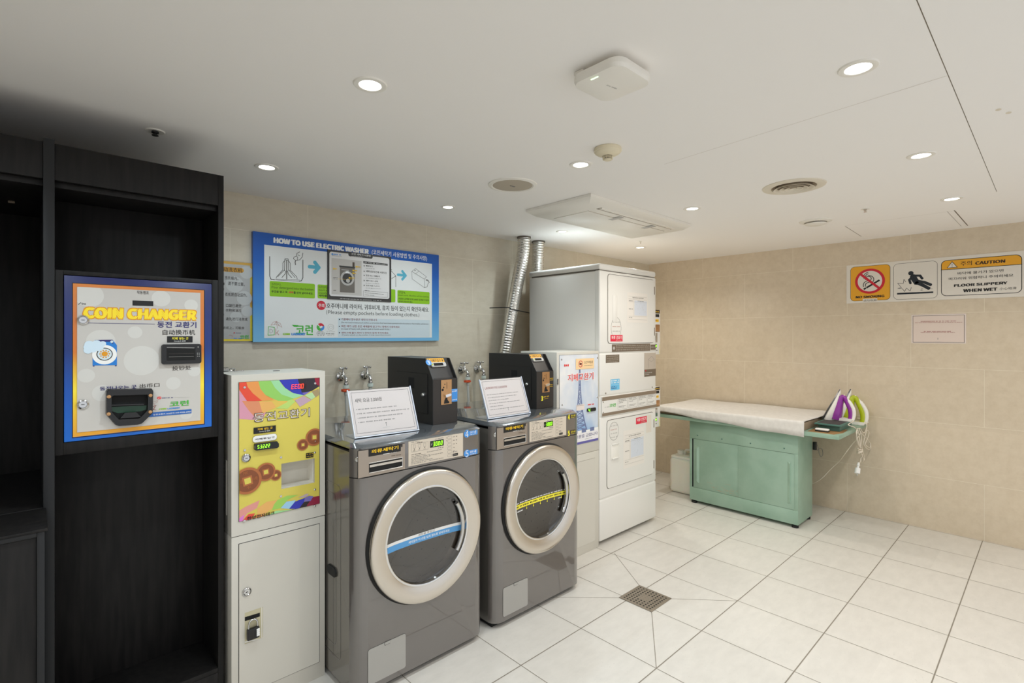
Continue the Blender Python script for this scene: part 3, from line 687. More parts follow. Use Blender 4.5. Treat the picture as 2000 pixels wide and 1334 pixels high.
hp((222, 150, 140), (40, 1010), (150, 940), (370, 838), (330, 960), (180, 1040), (110, 1150), (70, 1280), (40, 1280)); hp((216, 120, 200), (40, 1130), (130, 1060), (100, 1280), (40, 1290)); hp((226, 74, 60), (110, 1150), (200, 1050), (300, 1040), (230, 1150), (200, 1245), (90, 1275))
hp((232, 176, 100), (340, 960), (480, 862), (640, 838), (560, 960), (420, 1080), (330, 1040)); hp((230, 150, 78), (230, 1150), (330, 1050), (440, 1070), (380, 1200), (190, 1250)); hp((160, 206, 90), (640, 838), (790, 770), (960, 756), (800, 830), (690, 960), (560, 990), (590, 900)); hp((160, 216, 150), (380, 1200), (450, 1100), (620, 1000), (940, 978), (800, 1080), (740, 1125))
hp((160, 206, 236), (690, 960), (780, 860), (920, 838), (840, 972)); hp((48, 54, 180), (820, 972), (910, 860), (1070, 800), (1160, 806), (1050, 862), (970, 967)); hp((48, 54, 180), (735, 1130), (830, 1030), (960, 975), (1085, 968), (960, 1068)); hp((190, 170, 176), (960, 802), (1080, 740), (1125, 740), (1080, 790)); hp((120, 110, 180), (1060, 800), (1130, 770), (1190, 780), (1150, 850), (1050, 862))
hp((42, 34, 40), (960, 967), (1040, 868), (1150, 848), (1100, 905), (1080, 966)); hp((40, 30, 40), (960, 1068), (1080, 965), (1212, 958), (1190, 1025), (1090, 1050)); hp((140, 30, 60), (1095, 915), (1180, 790), (1300, 770), (1300, 950), (1080, 966)); hp((176, 16, 50), (1190, 1025), (1212, 958), (1300, 948), (1300, 1010))
g.view(430, 700, 4.168)
g.T('동전교환기', 268, 521, 728, 402, M['ink'], 6, .032, .0016); g.T('동전교환기', 270, 519, 726, 404, hc('title_pearl', (226, 214, 200)), 7, .0)
g.R(271, 564, 452, 594, M['pure'], 6); g.P([(271, 564), (452, 546), (452, 593), (271, 610)], M['pure'], 6)
g.T('지폐 넣는 곳', 302, 587, 425, 554, M['gold'], 7, .02); g.T('Insert Bill', 318, 601, 405, 581, M['white'], 7)
g.RR(262, 632, 461, 663, .012, hc('plaque_edge', (150, 140, 90)), 6); g.RR(264, 635, 459, 661, .0112, M['white'], 7); g.T('지폐투입구', 280, 668, 443, 632, M['ink'], 8, .02)
# old coins
def coin(px, py, r, rot=0, L=6):
    u, v = g.uv(px, py); lim = (q0, r0, q1, r1)
    def cir(rad, m, l):
        c = clip([(u+rad*math.cos(a*math.pi/20), v+rad*math.sin(a*math.pi/20)) for a in range(40)], *lim); g.poly_uv(c, m, l)
    cir(r, M['copper'], L); cir(r*.82, M['copper_d'], L+1)
    for s_, m, l in ((.34, M['copper'], L+2), (.22, yl, L+3)):
        g.poly_uv([(u+s_*r*1.41*math.cos(rot+k*math.pi/2+math.pi/4), v+s_*r*1.41*math.sin(rot+k*math.pi/2+math.pi/4)) for k in range(4)], m, l)
coin(765, 640, .0375); coin(672, 702, .0245); coin(452, 950, .022, .1); coin(370, 923, .037, .1, 10); coin(220, 995, .053, .15, 14)
for ch, a, c in (('常', (180, 945), (220, 915)), ('通', (262, 990), (300, 955)), ('平', (205, 1065), (250, 1030)), ('寶', (158, 1020), (178, 985))): g.T(ch, *a, *c, M['copper'], 19, 0)
g.P([(697, 772), (758, 764), (758, 802), (697, 810)], M['pure'], 6); g.D(703, 780, 752, 774, .004, M['gold'], 7); g.D(703, 798, 752, 792, .004, M['gold'], 7)
g.T('한양전자테크', 217, 1320, 441, 1240, M['pure'], 8, .025)
u, v = g.uv(575, 252); u2, v2 = g.uv(705, 222)
for k, ch in enumerate('EE008'): seg7(g, u+.0015+(u2-u)*k/5, v+.002, (u2-u)/5*.62, .0175, ch, M['led_r'] if k < 4 else M['led_off'], 9, None)
plate = b.build('printed_plate', t, smooth=False)
b = MB(); g = Panel(b, (0, FY-.003, 0)).view(430, 700, 4.168)
o = [g.uv(*q) for q in [(273, 695), (455, 672), (468, 690), (468, 715), (455, 725), (285, 745), (273, 740)]]; b.prism(o, 0.0029, .016, g.O, g.U, g.V, M['black'])
g2 = Panel(b, (0, FY-.0192, 0)).view(430, 700, 4.168)
ua, va = g2.uv(304, 737); ub = g2.uv(412, 720)[0]
for k, ch in enumerate('53222'): seg7(g2, ua+(ub-ua)*k/5, va+.001, (ub-ua)/5*.5, .0125, ch, M['led_g'], 1)
g2.D(283, 735, 283, 705, .004, M['grey'], .5); b.build('banknote_slot', t)
for q in ((198, 236), (772, 203), (200, 748), (495, 806), (770, 766), (494, 1122), (770, 1067), (770, 1200), (197, 1322), (773, 674)):
    b = MB(); c = g.uv(*q); b.lathe(g.O+g.U*c[0]+g.V*c[1]+g.N*.0003, g.N, [(.0052, 0), (.0045, .0022), (0, .003)], M['chrome'], 14); b.build('screw', t)
b = MB(); c = g.uv(210, 810); b.lathe(g.O+g.U*c[0]+g.V*c[1]+g.N*.0003, g.N, [(.0165, 0), (.0165, .004), (.0125, .007), (.0105, .0055), (.0105, .008), (0, .008)], M['chrome'], 28)
Panel(b, g.O+g.U*c[0]+g.V*c[1]+g.N*.009).L_uv([(-.004, 0), (.004, 0)], .002, M['pure'], .5); b.build('lock', t)
# lower door
g = Panel(None, (0, FY, 0)).view(430, 1000, 3.993)
b = MB(); a, c = g.uv(147, 1470), g.uv(772, 92); dz0 = .07; dz1 = c[1]; dx0, dx1 = a[0], c[0]
h0, h1 = g.uv(190, 1030), g.uv(333, 738); hx0, hz0, hx1, hz1 = h0[0], h0[1], h1[0], h1[1]
for q in ((dx0, hx0, dz0, dz1), (hx1, dx1, dz0, dz1), (hx0, hx1, dz0, hz0), (hx0, hx1, hz1, dz1)): b.box(q[0], q[1], FY-.0022, FY-.0004, q[2], q[3], M['mach'])
gp = Panel(b, (0, FY-.0003, 0)); gp.L_uv([(dx0-.001, dz0-.001), (dx0-.001, dz1+.001), (dx1+.001, dz1+.001), (dx1+.001, dz0-.001), (dx0-.001, dz0-.001)], .0026, M['dark'], .1)
door = b.build('door', t, smooth=False)
b = MB(); b.box(hx0, hx1, FY-.0012, FY-.0004, hz0, hz1, mat('recess_tan', (196, 188, 156), .5)); gp = Panel(b, (0, FY-.0012, 0)).view(430, 1000, 3.993); gp.P([(192, 820), (310, 785), (310, 815), (192, 852)], M['dark'], .5); gp.LN([(195, 1015), (330, 985)], .004, M['white'], .6); gp.LN([(325, 985), (325, 745)], .003, M['wht_pl'], .6); b.build('padlock_recess', door)
b = MB(); c = g.uv(205, 620); b.lathe((c[0], FY-.0022, c[1]), (0, -1, 0), [(.0165, 0), (.0165, .004), (.013, .006), (.0105, .004), (0, .0045)], M['chrome'], 28); Panel(b, (c[0], FY-.0075, c[1])).L_uv([(-.003, -.001), (.003, .001)], .0022, M['pure'], .5); b.build('lock', door)
# side hinge plate and the top knob
b = MB(); b.box(X0-.003, X0, FY+.06, FY+.09, .78, 1.0, M['mach'], .001); b.build('side_plate', t)
b = MB(); p = onZ(540, 724.5, TZ); b.lathe((p.x, p.y, TZ), (0, 0, 1), [(.014, 0), (.014, .002), (.006, .003), (0, .003)], M['grey'], 20); b.build('cable_hole_plug', t)
# padlock
g = Panel(None, (0, FY, 0)).view(430, 1000, 3.993)
c0 = g.uv(200, 992); c1 = g.uv(294, 872); px0, pz0, px1, pz1 = c0[0], c0[1], c1[0], c1[1]; pm = (px0+px1)/2
t = thing('padlock', 'black combination padlock hanging in the white machine door recess', 'padlock', (pm, FY-.016, pz0))
b = MB(); b.box(px0, px1, FY-.024, FY-.008, pz0, pz1, M['black'], .003)
for k in range(6): b.box(px0+.004+k*.0035, px0+.0055+k*.0035, FY-.0247, FY-.0235, pz0+.004, pz1-.006, M['boxf'])
b.build('body', t)
b = MB(); rr = (px1-px0)*.36; b.tube(catmull([(pm-rr, FY-.016, pz1-.003), (pm-rr, FY-.016, pz1+.016), (pm-rr*.7, FY-.014, pz1+.027), (pm, FY-.013, pz1+.031), (pm+rr*.7, FY-.014, pz1+.027), (pm+rr, FY-.016, pz1+.016), (pm+rr, FY-.016, pz1-.003)], 6), .0032, M['chrome'], 12); b.build('shackle', t)
for k in range(4):
    b = MB(); zc = pz0+.012+k*(pz1-pz0-.02)/3.4; b.cyl((px1-.012, FY-.0235, zc), (px1-.001, FY-.0235, zc), .0045, M['white'], 14); b.build('dial', t)
# coiled spring key chain on top of the machine
t = thing('spring_key_chain', 'silver coiled spring chain with key lying on the machine top edge', 'key chain', (.60, 2.42, TZ))
b = MB(); pts = []
for i in range(26*10):
    a = i/10*2*math.pi; s_ = i/260; pts.append((.578+.045*s_-.01*math.sin(3*s_), 2.425+.02*s_+.009*math.cos(a), TZ+.0105+.0088*math.sin(a)))
pts = [Vector(q) for q in pts]; b.tube(pts, .0014, M['chrome'], 5); b.build('spring', t)
b = MB(); b.tube(catmull([(.624, 2.44, TZ+.010), (.634, 2.43, TZ+.014), (.646, 2.44, TZ+.010), (.643, 2.455, TZ+.004), (.628, 2.452, TZ+.005)], 6, True), .0022, M['chrome'], 8, True); b.build('ring', t)
b = MB(); b.box(.645, .68, 2.428, 2.432, TZ+.0015, TZ+.004, M['chrome'], .0006); b.box(.640, .654, 2.42, 2.438, TZ+.002, TZ+.0045, M['chrome'], .0008); b.build('key', t)

# ---------------------------------------------------------------- washers
WX0, WW, WY, WB, WT = .956, .686, 1.945, 2.71, 1.055
def washer(dx, variant):
    yel = variant == 'yellow'
    lab = 'grey front-load washer with yellow number stickers, beside the bill changer' if yel else 'grey front-load washer with blue number stickers, beside the coin exchange machine'
    x0, x1 = WX0+dx, WX0+WW+dx; SEAM = .916
    t = thing('washing_machine', lab, 'washing machine', ((x0+x1)/2, 2.32, 0), 'front-load washers')
    prof = [(0, .05), (.006, .03), (.018, .014), (.036, .004), (.06, 0)]                # rounded front corners seen from above
    foot = [(x0+a, WY+c) for a, c in prof]+[(x1-a, WY+c) for a, c in prof[::-1]]
    # front panel with the round door opening
    ccx, ccz, RO = x0+.346, .607, .262
    b = MB(); N = 72; z0, z1 = .03, SEAM-.002
    ix0, ix1 = x0+.06, x1-.06
    cir = [(ccx+RO*math.cos(2*math.pi*k/N), ccz+RO*math.sin(2*math.pi*k/N)) for k in range(N)]
    def to_rect(a):
        dx_, dz_ = math.cos(a), math.sin(a); best = 9
        for lim, c0, d0 in ((ix0, ccx, dx_), (ix1, ccx, dx_)):
            if abs(d0) > 1e-9 and (lim-c0)/d0 > 0: best = min(best, (lim-c0)/d0)
        for lim in (z0, z1):
            if abs(dz_) > 1e-9 and (lim-ccz)/dz_ > 0: best = min(best, (lim-ccz)/dz_)
        return (ccx+dx_*best, ccz+dz_*best)
    angs = sorted([2*math.pi*k/N for k in range(N)]+[math.atan2(zz-ccz, xx-ccx) % (2*math.pi) for xx in (ix0, ix1) for zz in (z0, z1)]); n = len(angs)
    cir = [(ccx+RO*math.cos(a), ccz+RO*math.sin(a)) for a in angs]; rec = [to_rect(a) for a in angs]
    b.add([(x, WY, z) for x, z in cir]+[(x, WY, z) for x, z in rec]+[(x, WY+.03, z) for x, z in cir], [((i+1) % n, i, n+i, n+(i+1) % n) for i in range(n)]+[(i, (i+1) % n, 2*n+(i+1) % n, 2*n+i) for i in range(n)], M['washer'])
    for side in (foot[:5], foot[5:]):
        k = len(side); b.add([(x, y, z) for z in (z0, z1) for x, y in side], [(i, i+1, k+i+1, k+i) for i in range(k-1)], M['washer'])
    b.add([(x, y, z1) for x, y in foot]+[(x0, WY+.08, z1), (x1, WY+.08, z1)], [list(range(10))+[11, 10]], M['washer'])
    b.build('front_panel', t, ang=40)
    # shell
    b = MB(); b.box(x0, x0+.015, WY+.05, WB, .03, 1.02, M['washer_side']); b.box(x1-.015, x1, WY+.05, WB, .03, 1.02, M['washer_side']); b.box(x0+.015, x1-.015, WB-.015, WB, .03, 1.02, M['washer_side']); b.box(x0+.015, x1-.015, WY+.05, WB-.015, .03, .045, M['washer_side'])
    gs = Panel(b, (x0, 0, 0), **RT)
    for ins_ in (0, .045): 
        pts = gs.rr_pts(-(WB-.09-ins_), .12+ins_, -(WY+.13+ins_), .86-ins_, .03); gs.L_uv(pts+[pts[0]], .004, M['washer'], 1.5)
    sh = b.build('shell', t, smooth=False)
    b = MB(); o = Panel.rr_pts(None, -2.20, .46, -2.11, .50, .0199); n_ = len(o); b.prism(o, .0002, .006, (x0, 0, 0), (0, -1, 0), (0, 0, 1), M['rub']); b.build('grip', sh)
    # control head
    b = MB(); z0, z1 = SEAM+.002, 1.036; k = len(foot)
    b.add([(x, y, z) for z in (z0, z1) for x, y in foot], [(i, i+1, k+i+1, k+i) for i in range(k-1)], M['washer'])
    b.add([(x, y+.004, z0-.003) for x, y in foot]+[(x, y+.004, z0) for x, y in foot], [(i, i+1, k+i+1, k+i) for i in range(k-1)], M['dark'])
    b.build('control_head', t, ang=40)
    b = MB(); top = [(x, y) for x, y in foot]; inner = [(min(max(x, x0+.012), x1-.012), y+.034) for x, y in foot]
    rim = [top, inner]
    vs = [(x, y, 1.034) for x, y in top]+[(x, y-.001, 1.040) for x, y in top]+[(x, y, WT) for x, y in inner]
    fs = [(i, i+1, k+i+1, k+i) for i in range(k-1)]+[(k+i, k+i+1, 2*k+i+1, 2*k+i) for i in range(k-1)]
    o_ = len(vs); vs += [(x1, WB, 1.034), (x1, WB, 1.040), (x1-.012, WB-.01, WT), (x0, WB, 1.034), (x0, WB, 1.040), (x0+.012, WB-.01, WT)]
    fs += [(k-1, o_, o_+1, 2*k-1), (2*k-1, o_+1, o_+2, 3*k-1), (o_, o_+3, o_+4, o_+1), (o_+1, o_+4, o_+5, o_+2), (o_+3, 0, k, o_+4), (o_+4, k, 2*k, o_+5), [2*k+i for i in range(k)]+[o_+2, o_+5], [i for i in range(k)][::-1]+[o_+3, o_]]
    b.add(vs, fs, M['washer_top']); b.build('top_cover', t, ang=25)
    b = MB(); b.box(x0+.02, x1-.02, WY+.045, WB-.03, 0.0, .03, M['rub']); b.build('plinth', t)
    # door
    b = MB(); C_ = (ccx, WY, ccz); b.lathe(C_, (0, -1, 0), [(.299, .0005), (.3, .006), (.296, .012), (.29, .012)], M['rub'], 80); b.lathe(C_, (0, -1, 0), [(.262, -.03), (.29, .001), (.299, .0006)], M['rub'], 80); b.build('gasket_shadow', t)  # black gasket ring, also painting the shadow in the gap around the door
    b = MB(); b.lathe(C_, (0, -1, 0), [(.29, .008), (.292, .024), (.288, .032), (.282, .0345), (.262, .033), (.225, .024), (.220, .022)], M['steel'], 96); ring = b.build('door_ring', t, ang=50)
    b = MB(); b.lathe(C_, (0, -1, 0), [(.220, .022), (.216, .0235), (.211, .021), (.206, .0), (.206, -.05), (.215, -.06)], M['lip'], 96); b.build('inner_rim', ring, ang=50)
    b = MB(); b.lathe(C_, (0, -1, 0), [(0, -.012), (.09, -.010), (.16, -.004), (.207, .006)], M['glass'], 72); gl = b.build('door_glass', ring, ang=60)
    b = MB(); b.lathe(C_, (0, -1, 0), [(.215, -.06), (.255, -.075), (.262, -.1), (.262, -.5), (0, -.505)], M['drum'], 64)
    for k in range(3):
        a = math.radians(90+120*k+20); b.cyl((ccx+.255*math.cos(a), WY+.12, ccz+.255*math.sin(a)), (ccx+.255*math.cos(a), WY+.49, ccz+.255*math.sin(a)), .03, M['drum'], 10)
    for j in range(5):
        for k in range(28):
            a = 2*math.pi*(k+.5*(j % 2))/28; b.lathe((ccx+.2615*math.cos(a), WY+.14+.075*j, ccz+.2615*math.sin(a)), (-math.cos(a), 0, -math.sin(a)), [(0, .0006), (.004, .0006)], M['dark'], 6)
    b.build('drum', t, ang=50)
    # band printed on the door glass
    b = MB(); g = Panel(b, (0, WY-.0125, 0)); uL, uR = ccx-.204, ccx+.204
    def band(z0l, z1l, m, L, bow=.0):
        n = 28
        lowr = [(uL+(uR-uL)*i/n, z0l-bow*math.sin(math.pi*i/n)) for i in range(n+1)]; up = [(uL+(uR-uL)*i/n, z1l-bow*math.sin(math.pi*i/n)) for i in range(n+1)]
        for i in range(n): g.poly_uv([lowr[i], lowr[i+1], up[i+1], up[i]], m, L)
    zb = .605
    if not yel:
        band(zb-.004, zb+.009, mat('band_white', (225, 224, 222), .5), 0); band(zb-.03, zb-.004, mat('band_sky_blue', (84, 150, 205), .5), 0)
        g.text_uv('세탁물 투입선', ccx-.04, zb-.002, ccx+.05, zb+.007, M['ink'], 1); g.text_uv('세탁물이 이 선을 넘지 않도록 넣어주세요', ccx-.09, zb-.023, ccx+.13, zb-.011, M['white'], 1, .01)
    else:
        band(zb-.02, zb+.002, M['yel'], 0); g.dash_uv((uL+.005, zb+.009), (uR-.005, zb+.009), .009, M['white'], 0); g.dash_uv((uL+.01, zb-.009), (uR-.01, zb-.009), .012, M['pure'], 1)
        for k in range(6):
            a = ccx-.11+k*.055; g.L_uv([(a, zb-.022), (a, zb-.034)], .003, M['yel'], 0); g.poly_uv([(a-.005, zb-.03), (a, zb-.039), (a+.005, zb-.03)], M['yel'], 0)
        g.dash_uv((ccx-.19, zb-.034), (ccx-.14, zb-.034), .009, M['white'], 0); g.dash_uv((ccx+.14, zb-.033), (ccx+.17, zb-.033), .008, M['white'], 0)
    GP = [(0, -.012), (.09, -.010), (.16, -.004), (.207, .006), (.3, .03)]
    def gh(r):
        for (a_, h_), (c_, k_) in zip(GP[:-1], GP[1:]):
            if r <= c_: return h_+(k_-h_)*(r-a_)/(c_-a_)
    b.v = [(x, WY-gh(math.hypot(x-ccx, z-ccz))-.0015+(y-(WY-.0125)), z) for x, y, z in b.v]
    b.build('fill_line_band', gl, smooth=False)
    b = MB(); arc = [(ccx+.188*math.cos(a), WY-.02, ccz+.188*math.sin(a)) for a in [math.radians(q) for q in range(-36, 37, 6)]]
    b.tube(arc, .010, M['chrome'], 12); b.build('door_handle', ring)
    # lint flap
    g = Panel(None, (0, WY, 0)).view(630, 860, 2.815); g.du = dx; a = g.uv(249, 1200); c = g.uv(456, 1117)
    fz0, fz1 = .055, .203
    b = MB(); g = Panel(b, (0, WY, 0)); o = Panel.rr_pts(None, a[0], fz0, c[0], fz1, .01); b.prism(o, .0004, .002, g.O, g.U, g.V, M['flap']); g.O = g.O+g.N*.0002
    g.L_uv(o+[o[0]], .0022, M['dark'], .2); um = (a[0]+c[0])/2
    b.prism([(um-.014, fz1+.001), (um-.012, fz1-.010), (um+.012, fz1-.010), (um+.014, fz1+.001)], .002, .004, g.O, g.U, g.V, M['flap']); g.L_uv([(um-.014, fz1), (um-.012, fz1-.011), (um+.012, fz1-.011), (um+.014, fz1)], .002, M['dark'], 6)
    b.build('filter_flap', t)
    # detergent drawer
    b = MB(); g = Panel(b, (0, WY, 0)).view(640, 820, 6.25); g.du = dx
    A = g.uv(368, 668); B = g.uv(938, 283); dx0, dz0, dx1, dz1 = A[0], SEAM+.004, B[0], 1.030
    H0 = g.uv(498, 630); H1 = g.uv(906, 455); hx0, hx1, hz0, hz1 = H0[0], H1[0], H0[1]-.006, H1[1]
    dm = mat('drawer_champagne', (164, 152, 140), .32, .6)
    for q in ((dx0, hx0, dz0, dz1), (hx1, dx1, dz0, dz1), (hx0, hx1, dz0, hz0), (hx0, hx1, hz1, dz1)): b.box(q[0], q[1], WY-.004, WY-.0004, q[2], q[3], dm)
    gg = Panel(b, (0, WY-.0003, 0)); gg.L_uv([(dx0, dz0), (dx1, dz0), (dx1, dz1), (dx0, dz1), (dx0, dz0)], .003, M['dark'], .1)
    dr = b.build('detergent_drawer', t, smooth=False)
    b = MB(); b.box(hx0, hx1, WY-.002, WY-.0008, hz0, hz1, M['dark']); b.box(hx0+.004, hx1, WY-.0036, WY-.002, hz0+.022, hz1-.008, M['steel']); b.tube([(hx0, WY-.004, hz0), (hx1, WY-.004, hz0)], .0025, M['lip'], 8); b.tube([(hx0, WY-.004, hz1), (hx1, WY-.004, hz1)], .0018, M['lip'], 8); b.tube([(hx1, WY-.004, hz0), (hx1, WY-.004, hz1)], .002, M['lip'], 8); b.build('drawer_pull', dr)
    b = MB(); g = Panel(b, (0, WY-.0042, 0)).view(640, 820, 6.25); g.du = dx
    s0 = g.uv(498, 452); s1 = g.uv(893, 292); g.rect_uv(s0[0], s0[1], s1[0], s1[1]-.001, M['pure'], 0); g.T('의류세탁기', 532, 414, 862, 312, M['gold'], 2, .025); g.T('WASHER', 676, 424, 755, 402, M['white'], 2, .02); g.D(768, 405, 852, 393, .006, M['lgrey'], 2)
    g.D(778, 440, 895, 425, .006, M['taupe_d'], 2); g.R(896, 296, 912, 330, M['pure'], 1); b.build('name_sticker', dr, smooth=False)
    # control overlay
    b = MB(); g = Panel(b, (0, WY-.0012, 0)).view(640, 820, 6.25); g.du = dx
    A = g.uv(986, 566); B = g.uv(1652, 165); oz0 = (A[1]+g.uv(1652, 442)[1])/2; oz1 = (B[1]+g.uv(986, 262)[1])/2
    ou0, ou1 = A[0], B[0]; b.box(ou0, ou1, WY-.0012, WY-.0002, oz0, oz1, M['panel_lt'])
    S = lambda fx, fz: (ou0+(ou1-ou0)*fx, oz0+(oz1-oz0)*fz)
    def bx(f0, h0, f1, h1, wd, m, L=1):
        (a_, c_), (d_, e_) = S(f0, h0), S(f1, h1); g.L_uv([(a_, c_), (d_, c_), (d_, e_), (a_, e_), (a_, c_)], wd, m, L)
    bx(.05, .56, .34, .88, .0008, M['grey'])
    for k in range(3):
        u, v = S(.10+.09*k, .78); g.L_uv([(u-.006, v-.008), (u+.006, v-.008), (u+.006, v+.006), (u-.006, v+.006), (u-.006, v-.008)], .0008, M['grey'], 1); g.circ_uv(*S(.10+.09*k, .66), .0022, M['ink'], 1, 8); g.dash_uv(S(.08+.09*k, .6), S(.12+.09*k, .6), .004, M['ink'], 1)
    for f0, f1, h, m in ((.05, .2, .955, 'grey'), (.15, .24, .9, 'ink'), (.05, .22, .45, 'ink'), (.05, .30, .38, 'grey'), (.05, .36, .32, 'grey'), (.05, .38, .26, 'grey'), (.05, .34, .2, 'grey'), (.05, .42, .14, 'grey'), (.05, .3, .08, 'grey'), (.36, .62, .08, 'grey'), (.32, .6, .45, 'grey'), (.36, .6, .3, 'grey'), (.46, .62, .93, 'grey'), (.52, .62, .53, 'ink')): g.dash_uv(S(f0, h), S(f1, h), .0045, M[m], 1)
    (a_, c_), (d_, e_) = S(.375, .60), S(.625, .875); g.rect_uv(a_, c_, d_, e_, M['lcd'], 1); hgt = (e_-c_)*.58; st = (d_-a_)/5.6
    for k, ch in enumerate('3000'): seg7(g, a_+st*(1.25+k*1.03), c_+(e_-c_)*.2, st*.52, hgt, ch, M['led_g'], 3)
    g.dash_uv((a_+.006, c_+.01), (a_+.010, e_-.01), .006, M['lgrey'], 3)
    for k in range(6):
        h = .90-.155*k; (u0, v0), (u1, v1) = S(.70, h-.055), S(.78, h+.055); o = Panel.rr_pts(None, u0, v0, u1, v1, .004); g.L_uv(o+[o[0]], .0008, M['grey'], 1)
        if k < 5:
            g.dash_uv(S(.81, h), S(.83, h), .005, M['ink'], 1); 
            if k < 3: g.dash_uv(S(.86, h), S(.88, h), .005, M['ink'], 1)
    g.circ_uv(*S(.68, .9), .0018, M['ink'], 1, 8); g.circ_uv(*S(.68, .78), .0018, M['ink'], 1, 8); g.dash_uv(S(.8, .24), S(.88, .25), .006, M['grey'], 1)
    (u0, v0), (u1, v1) = S(.795, .06), S(.90, .17); g.rect_uv(u0, v0, u1, v1, mat('tag_black', (34, 32, 30), .4), 1); g.dash_uv((u0+.002, (v0+v1)/2), (u1-.002, (v0+v1)/2), .007, M['grey'], 2)
    b.build('control_overlay', t, smooth=False)
    # number stickers
    for ch, cy in (('4', 170), ('5', 410)):
        b = MB(); g = Panel(b, (0, WY-.0006, 0)).view(640, 820, 6.25); g.du = dx; u, v = g.uv(1700, cy); u1 = g.uv(1828, cy)[0]
        bg = M['blue'] if not yel else M['brown']
        if not yel: g.circ_uv(u, v, .0185, bg, 0, 30); g.rect_uv(u, v-.0115, u1, v+.0125, bg, 0); cc = M['white']
        else: g.rect_uv(u+.012, v-.010, u1-.004, v+.014, bg, 0); cc = M['yel']
        if yel: g.text_uv(ch, u-.011, v-.018, u+.009, v+.016, M['pure'], 1, .07)
        g.text_uv(ch, u-.010, v-.0165, u+.008, v+.0145, cc, 2, .03 if yel else .0)
        g.text_uv('코스 누름' if ch == '4' else '동작 누름', u+.019, v-.002, u1-.008, v+.009, cc, 2, .02); g.dash_uv((u+.02, v-.007), (u1-.01, v-.007), .004, cc, 2)
        b.build('number_sticker', t, smooth=False)
    b = MB(); g = Panel(None, (0, WY, 0)).view(640, 820, 6.25); g.du = dx; c = g.uv(312, 500); b.lathe((x0+.019, WY+.013, c[1]), (-.55, -.85, 0), [(.011, 0), (.0105, .003), (.006, .005), (0, .0055)], M['chrome'], 18); b.build('screw', t)
    return t
washer(0, 'blue'); washer(.752, 'yellow')

